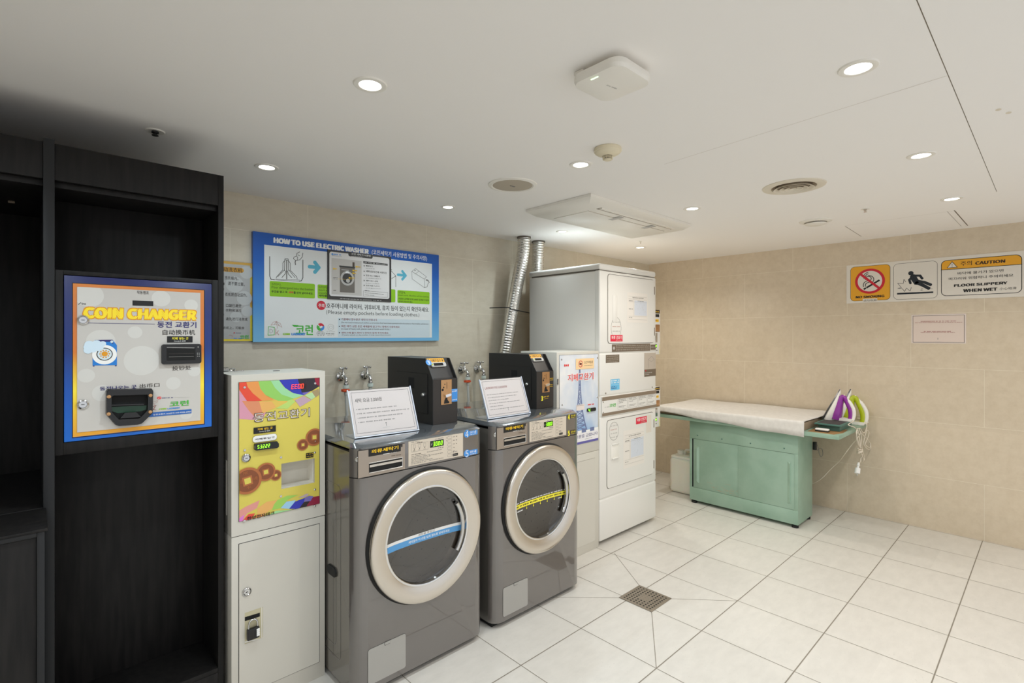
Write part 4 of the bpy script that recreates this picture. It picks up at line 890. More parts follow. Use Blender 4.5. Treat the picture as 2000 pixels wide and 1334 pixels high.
# ---------------------------------------------------------------- coin boxes on the washers
def coin_box(x0, y0, second):
    x1, y1, z0, z1 = x0+.152, y0+.44, 1.056, 1.384; zs = 1.28; ys = y0+.067
    lab = 'black coin box with yellow number three on the farther washer' if second else 'black coin box with round blue number three sticker on the nearer washer'
    t = thing('coin_box', lab, 'coin box', ((x0+x1)/2, (y0+y1)/2, z0), 'coin boxes on the washers')
    b = MB(); cheek = [(y0, z0), (y0, zs), (ys, z1), (y1, z1), (y1, z0)]
    for xa, xb in ((x0, x0+.004), (x1-.004, x1)):
        b.prism([(-y, z) for y, z in cheek], -(xb-xa), 0, (xa, 0, 0), (0, -1, 0), (0, 0, 1), M['box'])
    mid = [(y0, z0), (y0, zs), (y0+.026, zs+.004), (y0+.088, z1), (y1, z1), (y1, z0)]
    b.prism([(-y, z) for y, z in mid], -(x1-x0-.008), 0, (x0+.004, 0, 0), (0, -1, 0), (0, 0, 1), M['boxf'])
    b.build('case', t, smooth=False)
    # side door
    b = MB(); dy0, dy1, dz0, dz1 = y0+.045, y0+.34, z0+.05, z0+.25
    o = Panel.rr_pts(None, -dy1, dz0, -dy0, dz1, .003); b.prism(o, .0002, .003, (x0, 0, 0), (0, -1, 0), (0, 0, 1), M['box']); g = Panel(b, (x0-.0002, 0, 0), **RT); g.L_uv(o+[o[0]], .003, M['dark'], .2); g.O = Vector((x0-.003, 0, 0)); g.rect_uv(-(y0+.22), z0+.17, -(y0+.165), z0+.225, M['dark'], .5)
    dd = b.build('side_door', t, smooth=False)
    b = MB(); b.lathe((x0-.003, y0+.075, z0+.145), (-1, 0, 0), [(.0105, 0), (.0105, .006), (.008, .012), (.004, .015), (0, .0155)], M['chrome'], 24); b.build('lock', dd)
    # front plate
    b = MB(); ux = lambda f: x0+(x1-x0)*f
    b.box(ux(.32), ux(.755), y0-.002, y0, z0+.095, zs-.004, M['brass'], .0008)
    g = Panel(b, (0, y0-.0022, 0)); g.rect_uv(ux(.545), z0+.175, ux(.56), z0+.208, M['pure'], .5)
    for fx, fz, r in ((.47, .198, .003), (.42, .182, .004), (.38, .17, .0065)): g.circ_uv(ux(fx), z0+fz, r, M['pure'], .5, 14)
    g.poly_uv([(ux(.50), z0+.13), (ux(.565), z0+.13), (ux(.58), z0+.118), (ux(.66), z0+.105), (ux(.62), z0+.1), (ux(.43), z0+.1), (ux(.45), z0+.116)], M['pure'], .5)
    pl = b.build('coin_plate', t, smooth=False)
    b = MB(); b.prism([(ux(.46), z0+.132), (ux(.66), z0+.138), (ux(.68), z0+.148), (ux(.62), z0+.151), (ux(.44), z0+.145)], .002, .016, (0, y0, 0), (1, 0, 0), (0, 0, 1), M['lip']); b.build('return_lever', pl, smooth=False)
    # slope: note slot and sticker
    O = Vector((0, y0+.026, zs+.004)); V = Vector((0, .062, .1)).normalized(); hl = math.hypot(.062, .1)
    b = MB(); g = Panel(b, O+Vector((1, 0, 0)).cross(V)*.0002, (1, 0, 0), V)
    o = g.rr_pts(ux(.20), hl*.53, ux(.80), hl*.74, .008); b.prism(o, .0002, .009, g.O, g.U, g.V, M['lgrey']); g2 = Panel(b, g.O+g.N*.0092, (1, 0, 0), V); g2.rect_uv(ux(.30), hl*.57, ux(.68), hl*.70, M['dark'], .5); g2.circ_uv(ux(.245), hl*.64, .005, M['limep'], .5, 12); b.build('banknote_slot', t, smooth=False)
    b = MB(); g = Panel(b, O, (1, 0, 0), V); g.rect_uv(ux(.13), hl*.76, ux(.82), hl*.985, M['amber'], 1); g.text_uv('지폐투입구', ux(.26), hl*.80, ux(.68), hl*.94, M['pure'], 2, .01)
    for f in (.17, .73): 
        c = ux(f)+.003; g.L_uv([(c, hl*.95), (c, hl*.85)], .003, M['pure'], 2); g.poly_uv([(c-.005, hl*.87), (c, hl*.79), (c+.005, hl*.87)], M['pure'], 2)
    b.build('slot_sticker', t, smooth=False)
    b = MB()
    if not second:
        V2 = Vector((0, .067, .104)).normalized(); g = Panel(b, (0, y0, zs), (1, 0, 0), V2); c_ = .124*.80; g.circ_uv(ux(.075), c_, .0165, M['blue'], 1, 28); g.text_uv('3', ux(.075)-.007, c_-.011, ux(.075)+.007, c_+.011, M['white'], 2, .01)
        b.build('number_sticker', t, smooth=False); b = MB(); g = Panel(b, (0, y0, 0)); g.rect_uv(ux(.76), z0+.105, x1, z0+.17, M['blue'], 1); g.dash_uv((ux(.78), z0+.157), (ux(.98), z0+.159), .006, M['white'], 2); g.dash_uv((ux(.78), z0+.114), (ux(.98), z0+.116), .006, M['white'], 2); g.L_uv([(ux(.78), z0+.164), (ux(.98), z0+.165)], .001, M['white'], 2)
    else:
        g = Panel(b, (0, y0, 0)); g.text_uv('3', ux(.26), z0+.045, ux(.38), z0+.075, M['yel'], 1, .03); g.dash_uv((ux(.41), z0+.067), (ux(.74), z0+.07), .008, M['gold'], 1); g.dash_uv((ux(.45), z0+.055), (ux(.68), z0+.057), .004, M['gold'], 1)
        g.dash_uv((ux(.78), z0+.178), (ux(.98), z0+.178), .006, M['gold'], 1); g.dash_uv((ux(.78), z0+.168), (ux(.98), z0+.168), .005, M['gold'], 1); g.dash_uv((ux(.78), z0+.138), (ux(.98), z0+.138), .006, M['gold'], 1); g.dash_uv((ux(.78), z0+.128), (ux(.98), z0+.128), .005, M['gold'], 1)
    b.build('number_sticker', t, smooth=False)
coin_box(1.455, 2.12, False); coin_box(2.23, 2.154, True)

# ---------------------------------------------------------------- acrylic price cards
def card(bl, br, tilt, label, lines):
    A, B = Vector(bl), Vector(br); U = (B-A).normalized(); Bk = Vector((-U.y, U.x, 0)); V = (Bk*math.sin(tilt)+Vector((0, 0, 1))*math.cos(tilt)); Nn = U.cross(V)
    wd = (B-A).length; ht = .215
    t = thing('sign_holder', label, 'sign holder', (A+B)/2, 'acrylic price signs')
    O = A + Vector((0, 0, .004))
    b = MB(); b.prism([(0, 0), (wd, 0), (wd, ht), (0, ht)], .0012, .004, O, U, V, M['acr_card']); b.prism([(0, 0), (wd, 0), (wd, ht), (0, ht)], -.004, -.0012, O, U, V, M['acr_card'])
    for q in ([(0, 0), (.004, 0), (.004, ht), (0, ht)], [(wd-.004, 0), (wd, 0), (wd, ht), (wd-.004, ht)]): b.prism(q, -.005, .0045, O, U, V, M['frost'])
    b.prism([(0, -.004), (wd, -.004), (wd, .001), (0, .001)], -.008, .006, O, U, V, M['frost'])
    b.prism([(0, 0), (wd, 0), (wd, .1), (0, .1)], 0, .003, A+Vector((0, 0, .0003)), U, Bk, M['acr_card'])
    b.build('acrylic_stand', t, smooth=False)
    b = MB(); b.prism([(.006, .004), (wd-.006, .004), (wd-.006, ht-.004), (.006, ht-.004)], -.0008, .0004, O, U, V, M['paper'])
    g = Panel(b, O+Nn*.0004, U, V)
    for a in (.0,): g.L_uv([(.016, .016), (wd-.016, .016), (wd-.016, ht-.014), (.016, ht-.014), (.016, .016)], .0013, M['ink'], .5)
    lines(g, wd, ht); b.build('printed_card', t, smooth=False)
def lines1(g, w_, h):
    g.text_uv('세탁 요금 3,000원', .028, h-.062, .155, h-.042, M['ink'], 1, .0)
    for k, l in enumerate((.205, .265, .225, .19)): g.circ_uv(.03, h-.092-k*.0195, .0016, M['ink'], 1, 8); g.dash_uv((.036, h-.092-k*.0195), (.036+l*.92, h-.092-k*.0195), .007, mat('card_text', (146, 140, 136), .6), 1)
    g.L_uv([(w_/2, .036), (w_/2, .046)], .002, M['grey'], 1); g.circ_uv(w_/2, .05, .003, M['grey'], 1, 10); g.dash_uv((w_/2-.018, .03), (w_/2+.018, .03), .003, M['lgrey'], 1)
def lines2(g, w_, h):
    g.text_uv('LAUNDRY FEE 3,000KRW', .028, h-.06, .19, h-.045, M['brtxt'], 1, .0)
    for k, l in enumerate((.235, .215, .15, .23, .1, .25)): g.dash_uv((.032, h-.088-k*.0165), (.032+l, h-.088-k*.0165), .0055, mat('card_text', (146, 140, 136), .6), 1)
    g.L_uv([(w_/2, .03), (w_/2, .04)], .002, M['grey'], 1); g.circ_uv(w_/2, .044, .003, M['grey'], 1, 10)
card((1.014, 2.067, 1.056), (1.325, 2.046, 1.056), math.radians(23), 'acrylic sign with a Korean price card on the nearer washer', lines1)
card((1.762, 2.060, 1.056), (2.082, 2.062, 1.056), math.radians(20), 'acrylic sign with an English laundry fee card on the farther washer', lines2)

# ---------------------------------------------------------------- bill changer between washer and dryer
X0, X1, FY, Yb, TZ = 2.4915, 2.938, 2.224, 2.56, 1.392
t = thing('bill_changer', 'white bill changer with a sky and tower poster between washer and dryer', 'change machine', ((X0+X1)/2, 2.39, 0))
b = MB(); b.box(X0, X1, FY, Yb, .69, TZ, M['mach'], .003); b.build('upper_cabinet', t)
b = MB(); b.box(X0, X1, FY, Yb, 0, .688, M['mach'], .003); b.build('lower_cabinet', t)
b = MB(); g = Panel(b, (0, FY, 0)); b.box(X0+.05, X1-.045, FY-.002, FY-.0004, .06, .64, M['mach']); o = [(X0+.05, .06), (X1-.045, .06), (X1-.045, .64), (X0+.05, .64), (X0+.05, .06)]; g.L_uv(o, .003, M['dryer_gap'], .5); b.build('door', t, smooth=False)
sky = noise_col(mat('poster_sky', (170, 196, 220), .35), (120, 166, 214), (238, 236, 234), 2.2, (1, 1, .8), 5, .32, .62)
b = MB(); g = Panel(b, (0, FY-.0022, 0)).view(1080, 680, 6.67); a0 = g.uv(85, 97); a1 = g.uv(588, 1197)
u0, v1, u1, v0 = a0[0], a0[1]+.002, a1[0], a1[1]; b.box(u0, u1, FY-.0022, FY-.0002, v0, v1, sky)
g.L_uv([(u0, v0), (u0, v1), (u1, v1), (u1, v0)], .002, M['dryer_gap'], .3)
tw = mat('print_tower', (108, 120, 160), .45)
ctr_u = g.uv(348, 400)[0]; zt = g.uv(348, 262)[1]; zb_ = g.uv(500, 1105)[1]
def tw_w(f): return .004+.012*f+.075*f**3.2
lev = [i/14 for i in range(15)]
for i in range(14):
    f0, f1 = lev[i], lev[i+1]; za, zc = zt+(zb_-zt)*f0, zt+(zb_-zt)*f1; w0, w1 = tw_w(f0), tw_w(f1)
    for sgn in (-1, 1): g.L_uv([(ctr_u+sgn*w0, za), (ctr_u+sgn*w1, zc)], .006+.006*f1, tw, 2)
    g.L_uv([(ctr_u-w0, za), (ctr_u+w1, zc)], .003+.003*f1, tw, 1); g.L_uv([(ctr_u+w0, za), (ctr_u-w1, zc)], .003+.003*f1, tw, 1); g.L_uv([(ctr_u-w1, zc), (ctr_u+w1, zc)], .003+.003*f1, tw, 1)
g.L_uv([(ctr_u, zt), (ctr_u, zt+.05)], .003, tw, 1)
g.rect_uv(u0, v0, u1, v0+.018, mat('print_violet', (96, 92, 160), .45), 3); g.rect_uv(u0, v0+.016, u1, v0+.075, mat('banner_white', (232, 230, 232), .45), 4)
for k in range(9):
    x = u0+(u1-u0)*k/9; g.rect_uv(x, v0+.075, x+(u1-u0)/9.2, v0+.082+.02*R.random(), tw if k % 2 else M['white'], 3)
q = g.uv(385, 1180); q2 = g.uv(583, 1105); g.text_uv('지폐교환을 금합니다', u0+.09, v0+.04, u1-.008, v0+.064, M['navy'], 5, .015); g.dash_uv((u1-.15, v0+.028), (u1-.07, v0+.028), .006, M['grey'], 5)
g.T('지폐교환기', 186, 442, 527, 308, M['white'], 5, .05, .003); g.T('지폐교환기', 190, 438, 523, 312, M['red2'], 6, .015)
g.D(145, 226, 232, 222, .02, M['red2'], 5); nb = g.box2(296, 140, 532, 262); g.rect_uv(*nb, M['orange'], 5)
c = (nb[0]+(nb[2]-nb[0])*.25, (nb[1]+nb[3])/2)
def uring(P, u, v, r0_, r1_, m, L, n=30):
    P.mb.add([P.W(u+r*math.cos(2*math.pi*i/n), v+r*math.sin(2*math.pi*i/n), L) for i in range(n) for r in (r0_, r1_)], [(2*i, 2*i+1, (2*i+3) % (2*n), (2*i+2) % (2*n)) for i in range(n)], m)
uring(g, c[0], c[1], .019, .023, M['red'], 6); g.rect_uv(c[0]-.012, c[1]-.006, c[0]+.012, c[1]+.006, M['pure'], 6); g.L_uv([(c[0]-.015, c[1]+.015), (c[0]+.015, c[1]-.015)], .003, M['red'], 7)
g.text_uv('CCTV작동중', nb[0]+(nb[2]-nb[0])*.45, c[1], nb[2]-.012, c[1]+.018, M['ink'], 6, .0); g.dash_uv((nb[0]+(nb[2]-nb[0])*.45, c[1]-.013), (nb[2]-.02, c[1]-.013), .006, M['grey'], 6)
g.R(302, 742, 408, 800, M['paper'], 3); g.D(310, 752, 402, 742, .006, M['grey'], 4); g.D(452, 738, 536, 726, .012, M['red2'], 4); 
b.build('poster_plate', t, smooth=False)
b = MB(); g = Panel(b, (0, FY-.0022, 0)).view(1080, 680, 6.67); q = g.uv(440, 830); q2 = g.uv(548, 770); sl = (q[0], q[1], q2[0], q2[1]); b.prism(g.rr_pts(sl[0], sl[1], sl[2], sl[3], .007), .001, .009, g.O, g.U, g.V, M['black'])
g2 = Panel(b, (0, FY-.0114, 0)); 
for k in range(3):
    for j in range(3):
        if (k+j) % 3: g2.circ_uv(sl[0]+.010+k*.008, (sl[1]+sl[3])/2-.0065+j*.0065, .0028, M['led_g'], .5, 8)
b.build('banknote_slot', t, smooth=False)
for qx, qy in ((580, 128), (574, 642), (112, 150), (120, 742)):
    b = MB(); c = g.uv(qx, qy); b.lathe((c[0], FY-.0022, c[1]), (0, -1, 0), [(.006, 0), (.005, .002), (0, .003)], M['chrome'], 14); b.build('screw', t)
b = MB(); c = g.uv(64, 436); b.box(c[0]-.006, c[0]+.006, FY-.006, FY-.0003, c[1]-.018, c[1]+.018, M['chrome'], .001); b.build('hinge', t)

# ---------------------------------------------------------------- stacked dryer
X0, X1, FY, Yb = 2.952, 3.70, 2.226, 2.94
t = thing('stacked_dryer', 'tall white stacked pair of clothes dryers with red stickers, in front of the foil ducts', 'clothes dryer', ((X0+X1)/2, 2.58, 0))
b = MB(); b.box(X0+.003, X1-.003, FY+.006, Yb, .03, 1.968, M['dryer'], .012, 3); b.build('cabinet', t)
b = MB(); b.box(X0, X1, FY, Yb+.004, 1.972, 2.018, M['dryer'], .016, 4); b.lathe((3.3, 2.5, 2.016), (0, 0, 1), [(.05, 0), (.05, .012), (.03, .016), (0, .016)], M['dryer'], 28); b.build('top_cover', t)
b = MB(); b.box(X0+.006, X1-.006, FY+.012, Yb-.03, 1.964, 1.976, M['dryer_gap']); b.build('top_seam', t)
def face(name, z0, z1, m=None, y=FY, bev=.012):
    b = MB(); b.box(X0, X1, y, y+.05, z0, z1, m or M['dryer'], bev, 3); return b.build(name, t)
face('upper_front', 1.374, 1.968); face('service_front', 1.066, 1.370); lf = face('lower_front', .328, .916); face('base_front', .028, .324)
b = MB(); b.box(X0+.01, X1-.01, FY+.008, FY+.04, .30, 1.96, M['dryer_gap']); b.build('front_seam', t)
b = MB(); b.box(X0+.03, X1-.03, FY+.06, Yb-.03, 0, .03, M['rub']); b.build('plinth', t)
def ddoor(name, x0, x1, z0, z1):
    b = MB(); g = Panel(b, (0, FY-.0004, 0)); o = g.rr_pts(x0, z0, x1, z1, .025); b.prism(o, .0, .004, g.O, g.U, g.V, M['dryer']); o2 = g.rr_pts(x0-.004, z0-.004, x1+.004, z1+.004, .028); g.poly_uv(o2, M['dryer_gap'], .1); return b.build(name, t, smooth=False)
DF = FY-.0046
ud = ddoor('upper_door', 3.045, 3.662, 1.445, 1.945); ld = ddoor('lower_door', 3.035, 3.655, .392, .884)
for z in (1.90, 1.57):
    b = MB(); b.box(3.664, 3.671, FY-.006, FY-.0006, z-.07, z-.005, M['taupe_d'], .001); b.build('hinge', ud)
for z in (.83, .50):
    b = MB(); b.box(3.657, 3.664, FY-.006, FY-.0006, z-.07, z-.005, M['taupe_d'], .001); b.build('hinge', ld)
b = MB(); b.box(3.075, 3.17, DF-.003, DF-.0002, .595, .705, M['wht_pl'], .001); b.box(3.085, 3.165, DF-.014, DF-.0002, .598, .606, M['dryer'], .002); b.box(3.085, 3.17, DF-.010, DF-.0002, .70, .71, M['dryer'], .002); b.build('door_handle', ld)
b = MB(); b.box(3.10, 3.155, DF-.002, DF-.0002, 1.60, 1.795, M['dryer'], .001); b.build('door_handle', ud)
def stickers(parent, y, fn, name='sticker'):
    b = MB(); g = Panel(b, (0, y, 0)); fn(g); b.build(name, parent, smooth=False)
def s_oval(g):
    g.view(1180, 540, 8.333); c = g.uv(195, 840); uring_e(g, c[0], c[1], .062, .080, .0022, M['grey'], 1); 
    for k, m in enumerate(('lgrey', 'pink', 'lgrey', 'pink')): g.dash_uv((c[0]-.045, c[1]+.045-k*.034), (c[0]+.045, c[1]+.045-k*.034), .012, M[m], 1)
def uring_e(g, u, v, ru, rv, wd, m, L, n=36):
    g.L_uv([(u+ru*math.cos(2*math.pi*i/n), v+rv*math.sin(2*math.pi*i/n)) for i in range(n+1)], wd, m, L)
stickers(ud, DF, s_oval, 'oval_notice')
def s_red(g): g.view(1180, 540, 8.333); b_ = g.box2(102, 952, 298, 1056); g.rect_uv(*b_, M['crim'], 2); w_ = b_[2]-b_[0]; h = b_[3]-b_[1]; g.text_uv('의류 건조기', b_[0]+w_*.08, b_[1]+h*.36, b_[2]-w_*.07, b_[3]-h*.14, M['white'], 3, .02); g.dash_uv((b_[0]+w_*.45, b_[1]+h*.18), (b_[2]-w_*.1, b_[1]+h*.18), .01, M['pink'], 3)
stickers(ud, DF, s_red, 'red_sticker')
def chart(g, u0, v0, u1, v1):
    g.rect_uv(u0, v0, u1, v1, mat('sheet_pearl', (231, 226, 219), .5), 1); w_, h = u1-u0, v1-v0
    g.rect_uv(u0+w_*.34, v0+h*.24, u1-w_*.04, v1-h*.26, mat('diagram_blue', (210, 216, 226), .5), 2)
    for f in (.10, .21, .69, .78, .87): g.L_uv([(u0+w_*.06, v0+h*f), (u1-w_*.04, v0+h*f)], .0016, M['lgrey'], 3)
    g.L_uv([(u0+w_*.3, v0+h*.21), (u0+w_*.3, v0+h*.78)], .0012, M['lgrey'], 3)
    g.dash_uv((u0+w_*.25, v1-h*.17), (u1-w_*.2, v1-h*.17), .009, M['grey'], 3); g.dash_uv((u0+w_*.5, v1-h*.27), (u1-w_*.2, v1-h*.27), .008, M['grey'], 3); g.dash_uv((u0+w_*.08, v0+h*.45), (u0+w_*.26, v0+h*.45), .009, M['grey'], 3); g.dash_uv((u0+w_*.08, v0+h*.72), (u0+w_*.26, v0+h*.72), .009, M['grey'], 3); g.dash_uv((u0+w_*.08, v0+h*.16), (u0+w_*.22, v0+h*.16), .008, M['grey'], 3)
    for k in range(16): a, c = R.random(), R.random(); g.L_uv([(u0+w_*(.4+.5*a), v0+h*(.28+.4*c)), (u0+w_*(.4+.5*a)+.012*R.uniform(-1, 1), v0+h*(.28+.4*c)+.02*R.random())], .0012, M['lgrey'], 3)
stickers(ud, DF, lambda g: chart(g, 3.285, 1.60, 3.565, 1.83), 'usage_chart')
def s_strip(g):
    g.view(1180, 540, 8.333); b_ = g.box2(126, 1112, 748, 1208); g.rect_uv(b_[0], 1.380, b_[2], 1.436, M['taupe_d'], 1)
    for z in (1.424, 1.41, 1.394): g.dash_uv((b_[0]+.05, z), (b_[2]-.01, z), .009, mat('strip_text', (178, 170, 160), .5), 2)
    a = g.uv(840, 1150)[0]; g.rect_uv(b_[2]+.006, 1.386, a, 1.428, M['taupe_d'], 1); g.dash_uv((b_[2]+.012, 1.408), (a-.006, 1.408), .012, M['lgrey'], 2); g.circ_uv(b_[0]+.024, 1.408, .012, M['lgrey'], 2, 16)
stickers(t, FY-.0004, s_strip, 'warning_strip')
def s_serv(g):
    g.view(1165, 680, 8.896); b_ = g.box2(162, 125, 396, 235); g.rect_uv(b_[0], 1.302, b_[2], 1.360, M['taupe_d'], 1)
    for z in (1.35, 1.335, 1.322, 1.309): g.dash_uv((b_[0]+.012, z), (b_[2]-.015, z), .007, mat('strip_text', (178, 170, 160), .5), 2)
stickers(t, FY-.0004, s_serv, 'notice_label')
def s_pic(g):
    g.view(1165, 680, 8.896); u0 = g.uv(830, 200)[0]; u1 = X1-.006; g.rect_uv(u0, 1.185, u1, 1.362, mat('sticker_stone', (188, 176, 162), .5), 1); g.rect_uv(u0, 1.175, u1, 1.232, M['taupe_d'], 2)
    w_ = u1-u0; g.L_uv([(u0+w_*.35, 1.24), (u0+w_*.35, 1.31), (u0+w_*.62, 1.335), (u0+w_*.85, 1.31), (u0+w_*.85, 1.25)], .002, M['grey'], 2); g.L_uv([(u0+w_*.35, 1.31), (u0+w_*.6, 1.29), (u0+w_*.85, 1.31)], .0016, M['grey'], 2)
    g.dash_uv((u0+.01, 1.205), (u1-.06, 1.205), .008, M['lgrey'], 3); g.dash_uv((u0+.01, 1.192), (u1-.09, 1.192), .008, M['lgrey'], 3); g.circ_uv(u0+.02, 1.222, .006, M['red'], 3, 12)
stickers(t, FY-.0004, s_pic, 'instruction_label')
def s_blue(g):
    g.view(1165, 680, 8.896); b_ = g.box2(245, 582, 400, 765); v0, v1 = 1.100, 1.180; g.rect_uv(b_[0], v0, b_[2], v1, M['skyb'], 1); h = v1-v0; w_ = b_[2]-b_[0]
    for f in (.86, .68): g.dash_uv((b_[0]+.008, v0+h*f), (b_[2]-.008, v0+h*f), .014, M['white'], 2)
    g.dash_uv((b_[0]+.006, v0+h*.3), (b_[0]+w_*.65, v0+h*.32), .01, M['navy'], 2); g.dash_uv((b_[0]+.006, v0+h*.16), (b_[0]+w_*.65, v0+h*.17), .01, M['navy'], 2)
    g.L_uv([(b_[0], v0+h*.5), (b_[2], v0+h*.5)], .001, M['white'], 2)
stickers(t, FY-.0004, s_blue, 'blue_label')
for x, z in ((3.02, 1.084), (3.64, 1.084)):
    b = MB(); b.lathe((x, FY, z), (0, -1, 0), [(.007, 0), (.006, .003), (0, .004)], M['chrome'], 14); b.build('screw', t)
# control strip
b = MB(); b.box(X0+.018, X1-.004, FY-.006, FY+.03, .92, 1.062, M['dryer'], .003)
g = Panel(b, (0, FY-.0062, 0)); u0, u1 = X0+.02, X1-.006
g.rect_uv(u0, 1.032, u1, 1.0595, M['taupe'], .5); g.rect_uv(u0, .9225, u1, .944, M['taupe'], .5); g.text_uv('코런', u0+.085, .98, u0+.165, 1.004, M['grn'], 1, .03); g.dash_uv((u0+.03, .985), (u0+.08, .985), .01, M['lgrey'], 1)
for k in range(4):
    a = u0+.19+k*.133; o = g.rr_pts(a, .952, a+.124, 1.028, .008); g.L_uv(o+[o[0]], .0013, M['grey'], 1)
    for f, l, h in ((.93, .09, .008), (.8, .10, .008), (.64, .05, .007), (.3, .09, .006), (.18, .07, .006)): g.dash_uv((a+.012, .952+.076*f), (a+.012+l, .952+.076*f), h, M['grey'], 1)
cs = b.build('control_strip', t, smooth=False)
for z in (1.024, .95):
    b = MB(); b.lathe((u0+.012, FY-.0064, z), (0, -1, 0), [(.005, 0), (.004, .002), (0, .0025)], M['chrome'], 12); b.build('screw', cs)
stickers(ld, DF, lambda g: chart(g, 3.235, .50, 3.52, .785), 'usage_chart')
def s_oval2(g):
    c = (3.115, .80); uring_e(g, c[0], c[1], .058, .066, .0022, M['grey'], 1)
    for k, m in enumerate(('lgrey', 'pink', 'lgrey', 'lgrey')): g.dash_uv((c[0]-.04, c[1]+.04-k*.028), (c[0]+.04, c[1]+.04-k*.028), .011, M[m], 1)
stickers(ld, DF, s_oval2, 'oval_notice')
def s_red2(g):
    g.view(1165, 680, 8.896); b_ = g.box2(686, 1205, 874, 1300); u0, u1, v0, v1 = b_[0], b_[2], .815, .865; g.rect_uv(u0, v0, u1, v1, M['crim'], 2); w_, h = u1-u0, v1-v0; g.text_uv('의류 건조기', u0+w_*.08, v0+h*.36, u1-w_*.07, v1-h*.14, M['white'], 3, .02); g.dash_uv((u0+w_*.45, v0+h*.18), (u1-w_*.1, v0+h*.18), .01, M['pink'], 3)
stickers(ld, DF, s_red2, 'red_sticker')
stickers(ld, DF, lambda g: g.rect_uv(3.545, .73, 3.62, .868, mat('sheet_pearl2', (222, 214, 202), .5), 1), 'pale_tape')
# payment boxes bolted to the far side of the dryer
def paybox(z0, z1, label):
    x0, x1, y0, y1 = 3.702, 3.822, 2.26, 2.55
    t = thing('payment_box', label, 'coin box', ((x0+x1)/2, 2.4, z0), 'payment boxes on the dryer')
    b = MB(); b.box(x0, x1, y0, y1, z0, z1, M['dryer'], .004); b.build('case', t); h = z1-z0; w_ = x1-x0
    b = MB(); g = Panel(b, (0, y0-.0002, 0)); r_ = lambda a0, f0, a1, f1, m, L=1: g.rect_uv(x0+w_*a0, z0+h*f0, x0+w_*a1, z0+h*f1, m, L)
    r_(.05, .92, .92, 1.0, M['brown']); g.dash_uv((x0+w_*.1, z0+h*.96), (x0+w_*.85, z0+h*.96), h*.035, M['gold'], 2); r_(.08, .84, .85, .905, M['pure']); r_(.05, .73, .78, .79, M['gold']); g.dash_uv((x0+w_*.1, z0+h*.76), (x0+w_*.72, z0+h*.76), h*.03, M['brtxt'], 2)
    r_(.05, .15, .55, .23, M['lcd']); g.text_uv('0H', x0+w_*.12, z0+h*.165, x0+w_*.5, z0+h*.215, M['led_g'], 2, .04); g.dash_uv((x0+w_*.05, z0+h*.09), (x0+w_*.6, z0+h*.09), h*.03, M['ink'], 1)
    g.L_uv([(x0+w_*.9, z0+h*.02), (x0+w_*.9, z0+h*.22)], .006, M['yel'], 1)
    b.build('stickers', t, smooth=False)
    b = MB(); b.box(x0+w_*.08, x0+w_*.88, y0-.006, y0-.0002, z0+h*.51, z0+h*.67, M['brass'], .004); b.build('return_cup', t)
    b = MB(); b.box(x0+w_*.05, x0+w_*.6, y0-.003, y0-.0002, z0+h*.27, z0+h*.48, M['chrome'], .001); b.box(x0+w_*.28, x0+w_*.36, y0-.0036, y0-.003, z0+h*.31, z0+h*.44, M['dark']); b.build('coin_slot', t)
paybox(1.345, 1.712, 'upper white payment box with green display beside the dryer edge'); paybox(.745, 1.075, 'lower white payment box with green display beside the dryer edge')

# ---------------------------------------------------------------- taps, hoses, ducts
def tap(px, py, label, orange, rot, hl):
    p = onY(px, py, YB); x, z = p.x, p.z
    t = thing('tap', label, 'tap', (x, YB, z), 'wall taps')
    b = MB(); b.lathe((x, YB, z), (0, -1, 0), [(.031, 0), (.031, .003), (.026, .011), (.014, .016), (.012, .02)], M['chrome'], 32); b.build('flange', t)
    b = MB(); b.lathe((x, YB-.014, z), (0, -1, 0), [(.0115, 0), (.0115, .012), (.015, .018), (.017, .03), (.015, .042), (.009, .048), (0, .05)], M['chrome'], 20); b.tube(catmull([(x, YB-.05, z), (x, YB-.07, z-.002), (x, YB-.083, z-.014), (x, YB-.086, z-.034)], 6), [.012]*8+[.011]*8+[.0105]*3, M['chrome'], 14)
    b.lathe((x, YB-.086, z-.03), (0, 0, -1), [(.013, 0), (.015, .004), (.015, .014), (.012, .018), (0, .018)], M['chrome'], 18); b.lathe((x, YB-.044, z+.008), (0, 0, 1), [(.013, 0), (.013, .012), (.009, .018), (.0065, .03), (.0065, .046), (0, .046)], M['chrome'], 16); b.build('body', t)
    b = MB(); b.ball((x, YB-.044, z+.056), .009, M['chrome'], 14)
    for k in range(4):
        a = rot+k*math.pi/2; e = (x+.026*math.cos(a), YB-.044+.026*math.sin(a), z+.057); b.tube([(x, YB-.044, z+.056), e], [.005, .0062], M['chrome'], 10); b.ball(e, .0075, M['chrome'], 10)
    b.build('handle', t)
    b = MB(); b.lathe((x, YB-.086, z-.048), (0, 0, -1), [(.014, 0), (.019, .002), (.019, .02), (.014, .024), (0, .024)], M['valve_w'], 20); c = (x, YB-.086, z-.072)
    if orange: b.box(c[0]-.026, c[0]+.018, c[1]-.018, c[1]+.018, c[2]-.016, c[2], M['valve_o'], .004)
    b.lathe((c[0], c[1], c[2]-(.016 if orange else 0)), (0, 0, -1), [(.013, 0), (.011, .003), (.013, .006), (.011, .009), (.013, .012), (.011, .015), (.013, .018), (.0095, .022)], M['hose'], 16); b.build('connector', t)
    b = MB(); b.tube(catmull([(c[0], c[1], c[2]-.03), (c[0]+.004, c[1]-.005, c[2]-.15), (c[0]+.01, c[1]-.02, c[2]-.32), (c[0]+hl, c[1]-.07, c[2]-.6)], 8), .0095, M['hose'], 12)
    h = b.build('hose', None); tag(h, label.replace('chrome wall tap', 'grey hose under the tap'), 'hose', 'washer hoses')
tap(664, 736, 'chrome wall tap with orange valve nearest the coin exchange machine', True, .4, .0)
